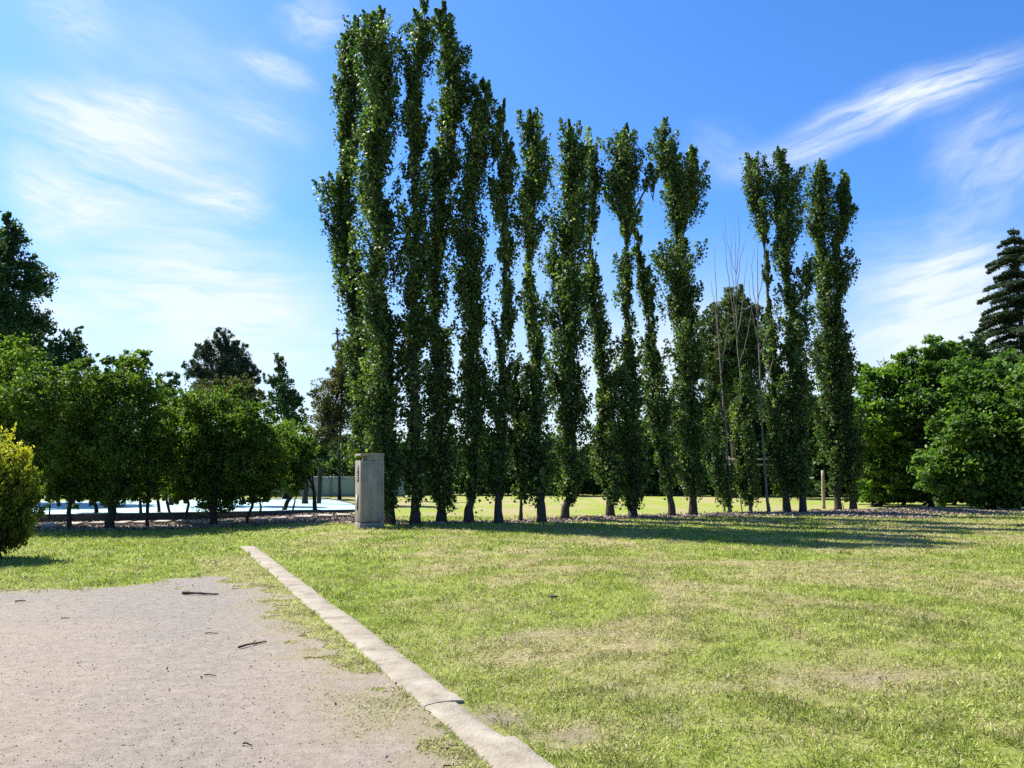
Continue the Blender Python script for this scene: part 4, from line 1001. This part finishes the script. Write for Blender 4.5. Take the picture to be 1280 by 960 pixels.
# ------------------------------------------------------------------ fallen sticks, clod, stones
def stick(p0, p1, r, label, bend=0.05, fork=False):
    a, b = at(*p0), at(*p1); L = np.linalg.norm(b - a)
    perp = np.array([-(b - a)[1], (b - a)[0], 0]) / L
    u = np.linspace(0, 1, 9)[:, None]
    pts = a + (b - a) * u + perp * (bend * L * np.sin(u * 3.0)) + np.array([0, 0, 1.0]) * (r * 0.9 + 0.012 + 0.004 * np.sin(u * 5))
    pts[1:-1] += rng.normal(0, L * 0.006, (7, 3)) * [1, 1, 0.3]
    m = MB(); m.tube(pts, r * np.linspace(1, 0.55, 9), 7, 0.12)
    if fork:
        m.tube(catmull([pts[4], pts[5] + perp * L * 0.09 + [0, 0, 0.01], pts[6] + perp * L * 0.16 + [0, 0, 0.015]], 5), np.linspace(r * 0.6, r * 0.3, 5), 6)
    o = m.build('fallen_stick', M['twig'], None, a, True); o.location = a
    tag(o, label, 'stick', 'sticks lying on the gravel')
stick((228, 744), (273, 745), 0.020, 'thickest dark stick lying near the far edge of the gravel', -0.012)
stick((298, 812), (333, 804), 0.011, 'thin forked twig lying in the middle right of the gravel', 0.015, True)
stick((256, 794), (273, 793), 0.006, 'short faint twig left of the forked twig', 0.012)
stick((255, 846.5), (270, 846), 0.005, 'small pale twig below the forked twig', -0.012)
stick((304, 933), (314, 934), 0.006, 'tiny twig near the front of the gravel', 0.02)
stick((19, 754), (32, 752.5), 0.010, 'short twig at the far left corner of the gravel', 0.015)
stick((76, 775), (88, 774), 0.006, 'faint twig at the left of the gravel', 0.012)
def lump(px, py, r, name, label, cat, mat, n=1):
    p = at(px, py); m = MB()
    for k in range(n):
        v = octv.copy(); v = np.vstack([v, unit(np.array([[1, 1, .6], [-1, 1, .6], [-1, -1, .6], [1, -1, .6]]))])
        v = v * r * rng.uniform(0.7, 1.2, (len(v), 1)) * [1.3, 1, 0.75] + [rng.uniform(-1, 1) * r * 1.3 * (n > 1), rng.uniform(-1, 1) * r * (n > 1), r * 0.35]
        t = [[0, 6, 4], [6, 1, 4], [1, 7, 4], [7, 2, 4], [2, 8, 4], [8, 3, 4], [3, 9, 4], [9, 0, 4], [0, 1, 6], [1, 2, 7], [2, 3, 8], [3, 0, 9], [1, 0, 5], [2, 1, 5], [3, 2, 5], [0, 3, 5]]
        m.add(v, None, t)
    o = m.build(name, M[mat]); o.location = p + [0, 0, 0.02]
    tag(o, label, cat)
lump(692, 749, 0.035, 'dirt_clod', 'small black clod lying alone on the lawn', 'clod', 'twig', 3)
lump(748, 649, 0.11, 'field_stone', 'dark stone at the edge of shade under the poplars', 'stone', 'wall', 2)
lump(1019, 640, 0.12, 'field_stone', 'dark lump of earth beside the litter mound', 'stone', 'wall', 2)

# ------------------------------------------------------------------ sun, sky, camera
SUN_EL, SUN_AZ = 50.0, -57.0           # azimuth from +Y, negative = left
sd_ = np.array([math.sin(R(SUN_AZ)) * math.cos(R(SUN_EL)), math.cos(R(SUN_AZ)) * math.cos(R(SUN_EL)), math.sin(R(SUN_EL))])
sl = bpy.data.lights.new('sun', 'SUN'); sl.energy = 4.6; sl.angle = R(0.53); sl.color = (1.0, 0.955, 0.88)
so = bpy.data.objects.new('sun', sl); col.objects.link(so)
so.rotation_euler = Vector(sd_).to_track_quat('Z', 'Y').to_euler(); so.location = (-30, 20, 40)

w = bpy.data.worlds.new('World'); scene.world = w; w.use_nodes = True
nt = w.node_tree; nt.nodes.clear()
out = nt.nodes.new('ShaderNodeOutputWorld'); bg = nt.nodes.new('ShaderNodeBackground')
sky = nt.nodes.new('ShaderNodeTexSky'); sky.sky_type = 'NISHITA'; sky.sun_disc = False
sky.sun_elevation = R(SUN_EL); sky.sun_rotation = R(SUN_AZ); sky.air_density = 1.0; sky.dust_density = 0.6; sky.ozone_density = 1.6
tint = mixc(nt, 1.0, sky.outputs[0], (0.78, 1.0, 1.36), 'MULTIPLY')
hs = nt.nodes.new('ShaderNodeHueSaturation'); hs.inputs['Saturation'].default_value = 1.12; nt.links.new(tint, hs.inputs['Color'])
geo = nt.nodes.new('ShaderNodeTexCoord')
sep = nt.nodes.new('ShaderNodeSeparateXYZ'); nt.links.new(geo.outputs['Generated'], sep.inputs[0])
def math_(op, a, b=None, c=None, clamp=False):
    n = nt.nodes.new('ShaderNodeMath'); n.operation = op; n.use_clamp = clamp
    for i, v in enumerate((a, b, c)):
        if v is None: continue
        if isinstance(v, (int, float)): n.inputs[i].default_value = v
        else: nt.links.new(v, n.inputs[i])
    return n.outputs[0]
ysafe = math_('MAXIMUM', sep.outputs['Y'], 0.08)
gx = math_('DIVIDE', sep.outputs['X'], ysafe); gz = math_('DIVIDE', sep.outputs['Z'], ysafe)
cmb = nt.nodes.new('ShaderNodeCombineXYZ'); nt.links.new(gx, cmb.inputs[0]); nt.links.new(gz, cmb.inputs[1])
wn = nt.nodes.new('ShaderNodeTexNoise'); wn.inputs['Scale'].default_value = 5.0; wn.inputs['Detail'].default_value = 4
nt.links.new(cmb.outputs[0], wn.inputs['Vector'])
vs = nt.nodes.new('ShaderNodeVectorMath'); vs.operation = 'SUBTRACT'; nt.links.new(wn.outputs['Color'], vs.inputs[0]); vs.inputs[1].default_value = (0.5, 0.5, 0.5)
vm = nt.nodes.new('ShaderNodeVectorMath'); vm.operation = 'MULTIPLY_ADD'; nt.links.new(vs.outputs[0], vm.inputs[0]); vm.inputs[1].default_value = (0.10, 0.045, 0); nt.links.new(cmb.outputs[0], vm.inputs[2])
def g_of(px, py):
    d = ray(px, py); return np.array([d[0] / d[1], d[2] / d[1]])
total = None
STREAKS = [ # x0,y0,x1,y1, half width px, strength, fibre scale
 (930,200,1330,50,28,1.25,2.2),(880,222,1080,168,20,0.55,2.0),(1150,260,1340,140,70,0.6,1.6),(1040,375,1330,300,28,1.0,2.0),(1030,440,1330,350,46,1.0,1.8),(1100,480,1340,410,40,0.9,1.5),
 (-40,90,270,195,26,0.75,2.2),(-60,130,360,270,74,0.85,1.5),(-30,200,140,290,44,0.85,1.8),(230,235,350,268,24,0.8,2.0),(60,345,430,375,52,1.15,1.6),(90,400,460,420,52,0.95,1.4),(20,290,200,270,26,0.45,1.8),
 (280,55,420,115,18,0.7,2.0),(340,0,450,45,34,0.6,1.8),(20,-10,160,60,48,0.5,1.8),(80,90,260,150,16,0.6,2.0),(-40,60,420,300,150,0.22,1.2),(-20,320,160,420,60,0.8,1.5),(60,20,460,200,90,0.35,1.3),(0,250,420,330,50,0.5,1.6),(1050,330,1300,270,40,0.45,1.8),(230,120,420,180,20,0.35,2.2),(860,150,960,230,40,0.28,1.6),(600,330,800,300,50,0.22,1.5),(640,450,1100,430,60,0.6,1.4)]
for (x0, y0, x1, y1, hw, st, fs) in STREAKS:
    p0, p1 = g_of(x0, y0), g_of(x1, y1); c = (p0 + p1) / 2; d = p1 - p0; L = np.linalg.norm(d) / 2 * 1.15; a = math.atan2(d[1], d[0])
    mp = nt.nodes.new('ShaderNodeMapping'); mp.vector_type = 'TEXTURE'
    mp.inputs['Location'].default_value = (c[0], c[1], 0); mp.inputs['Rotation'].default_value = (0, 0, a); mp.inputs['Scale'].default_value = (L, hw / F * 1.7, 1)
    nt.links.new(vm.outputs[0], mp.inputs[0])
    ln = nt.nodes.new('ShaderNodeVectorMath'); ln.operation = 'LENGTH'; nt.links.new(mp.outputs[0], ln.inputs[0])
    mr = nt.nodes.new('ShaderNodeMapRange'); mr.interpolation_type = 'SMOOTHERSTEP'
    mr.inputs['From Min'].default_value = 1.05; mr.inputs['From Max'].default_value = 0.0; mr.inputs['To Min'].default_value = 0; mr.inputs['To Max'].default_value = st
    nt.links.new(ln.outputs['Value'], mr.inputs['Value'])
    nz = nt.nodes.new('ShaderNodeTexNoise'); nz.inputs['Scale'].default_value = fs; nz.inputs['Detail'].default_value = 6; nz.inputs['Roughness'].default_value = 0.62; nz.inputs['Distortion'].default_value = 0.5
    vo = nt.nodes.new('ShaderNodeVectorMath'); vo.operation = 'MULTIPLY_ADD'; nt.links.new(mp.outputs[0], vo.inputs[0]); vo.inputs[1].default_value = (0.9, 2.4 if hw > 40 else 1.5, 1); vo.inputs[2].default_value = (x0 * 0.013, y0 * 0.017, 3.1)
    nt.links.new(vo.outputs[0], nz.inputs['Vector'])
    nr = nt.nodes.new('ShaderNodeMapRange'); nr.inputs['From Min'].default_value = 0.24; nr.inputs['From Max'].default_value = 0.74; nt.links.new(nz.outputs['Fac'], nr.inputs['Value'])
    v = math_('MULTIPLY', mr.outputs[0], nr.outputs[0])
    total = v if total is None else math_('ADD', total, v)
# thin veil that thickens to the horizon
veil = nt.nodes.new('ShaderNodeMapRange'); veil.interpolation_type = 'SMOOTHSTEP'
veil.inputs['From Min'].default_value = 0.36; veil.inputs['From Max'].default_value = 0.02; veil.inputs['To Max'].default_value = 0.72
nt.links.new(gz, veil.inputs['Value'])
total = math_('ADD', total, veil.outputs[0])
front = nt.nodes.new('ShaderNodeMapRange'); front.inputs['From Min'].default_value = 0.08; front.inputs['From Max'].default_value = 0.3; nt.links.new(sep.outputs['Y'], front.inputs['Value'])
total = math_('MULTIPLY', total, front.outputs[0], clamp=True)
total = math_('MINIMUM', total, 0.93)
CLOUD = (5.2, 5.7, 5.95)
cloud = mixc(nt, total, hs.outputs[0], CLOUD)
nt.links.new(cloud, bg.inputs['Color']); bg.inputs['Strength'].default_value = 0.065
nt.links.new(bg.outputs[0], out.inputs[0])

cd = bpy.data.cameras.new('camera'); cam = bpy.data.objects.new('camera', cd); col.objects.link(cam)
cam.location = (0, 0, CAMZ); cam.rotation_euler = (R(90) + PITCH, 0, 0)
cd.sensor_width = 36; cd.lens = 36 * F / 1280; cd.clip_end = 2000; cd.clip_start = 0.05
scene.camera = cam

scene.view_settings.view_transform = 'Standard'; scene.view_settings.look = 'None'; scene.view_settings.gamma = 1.0; scene.view_settings.exposure = 1.45
scene.cycles.max_bounces = 6; scene.cycles.diffuse_bounces = 2; scene.cycles.transmission_bounces = 4; scene.cycles.glossy_bounces = 2
scene.cycles.use_denoising = False
print('faces', sum(len(o.data.polygons) for o in scene.objects if o.type == 'MESH'))
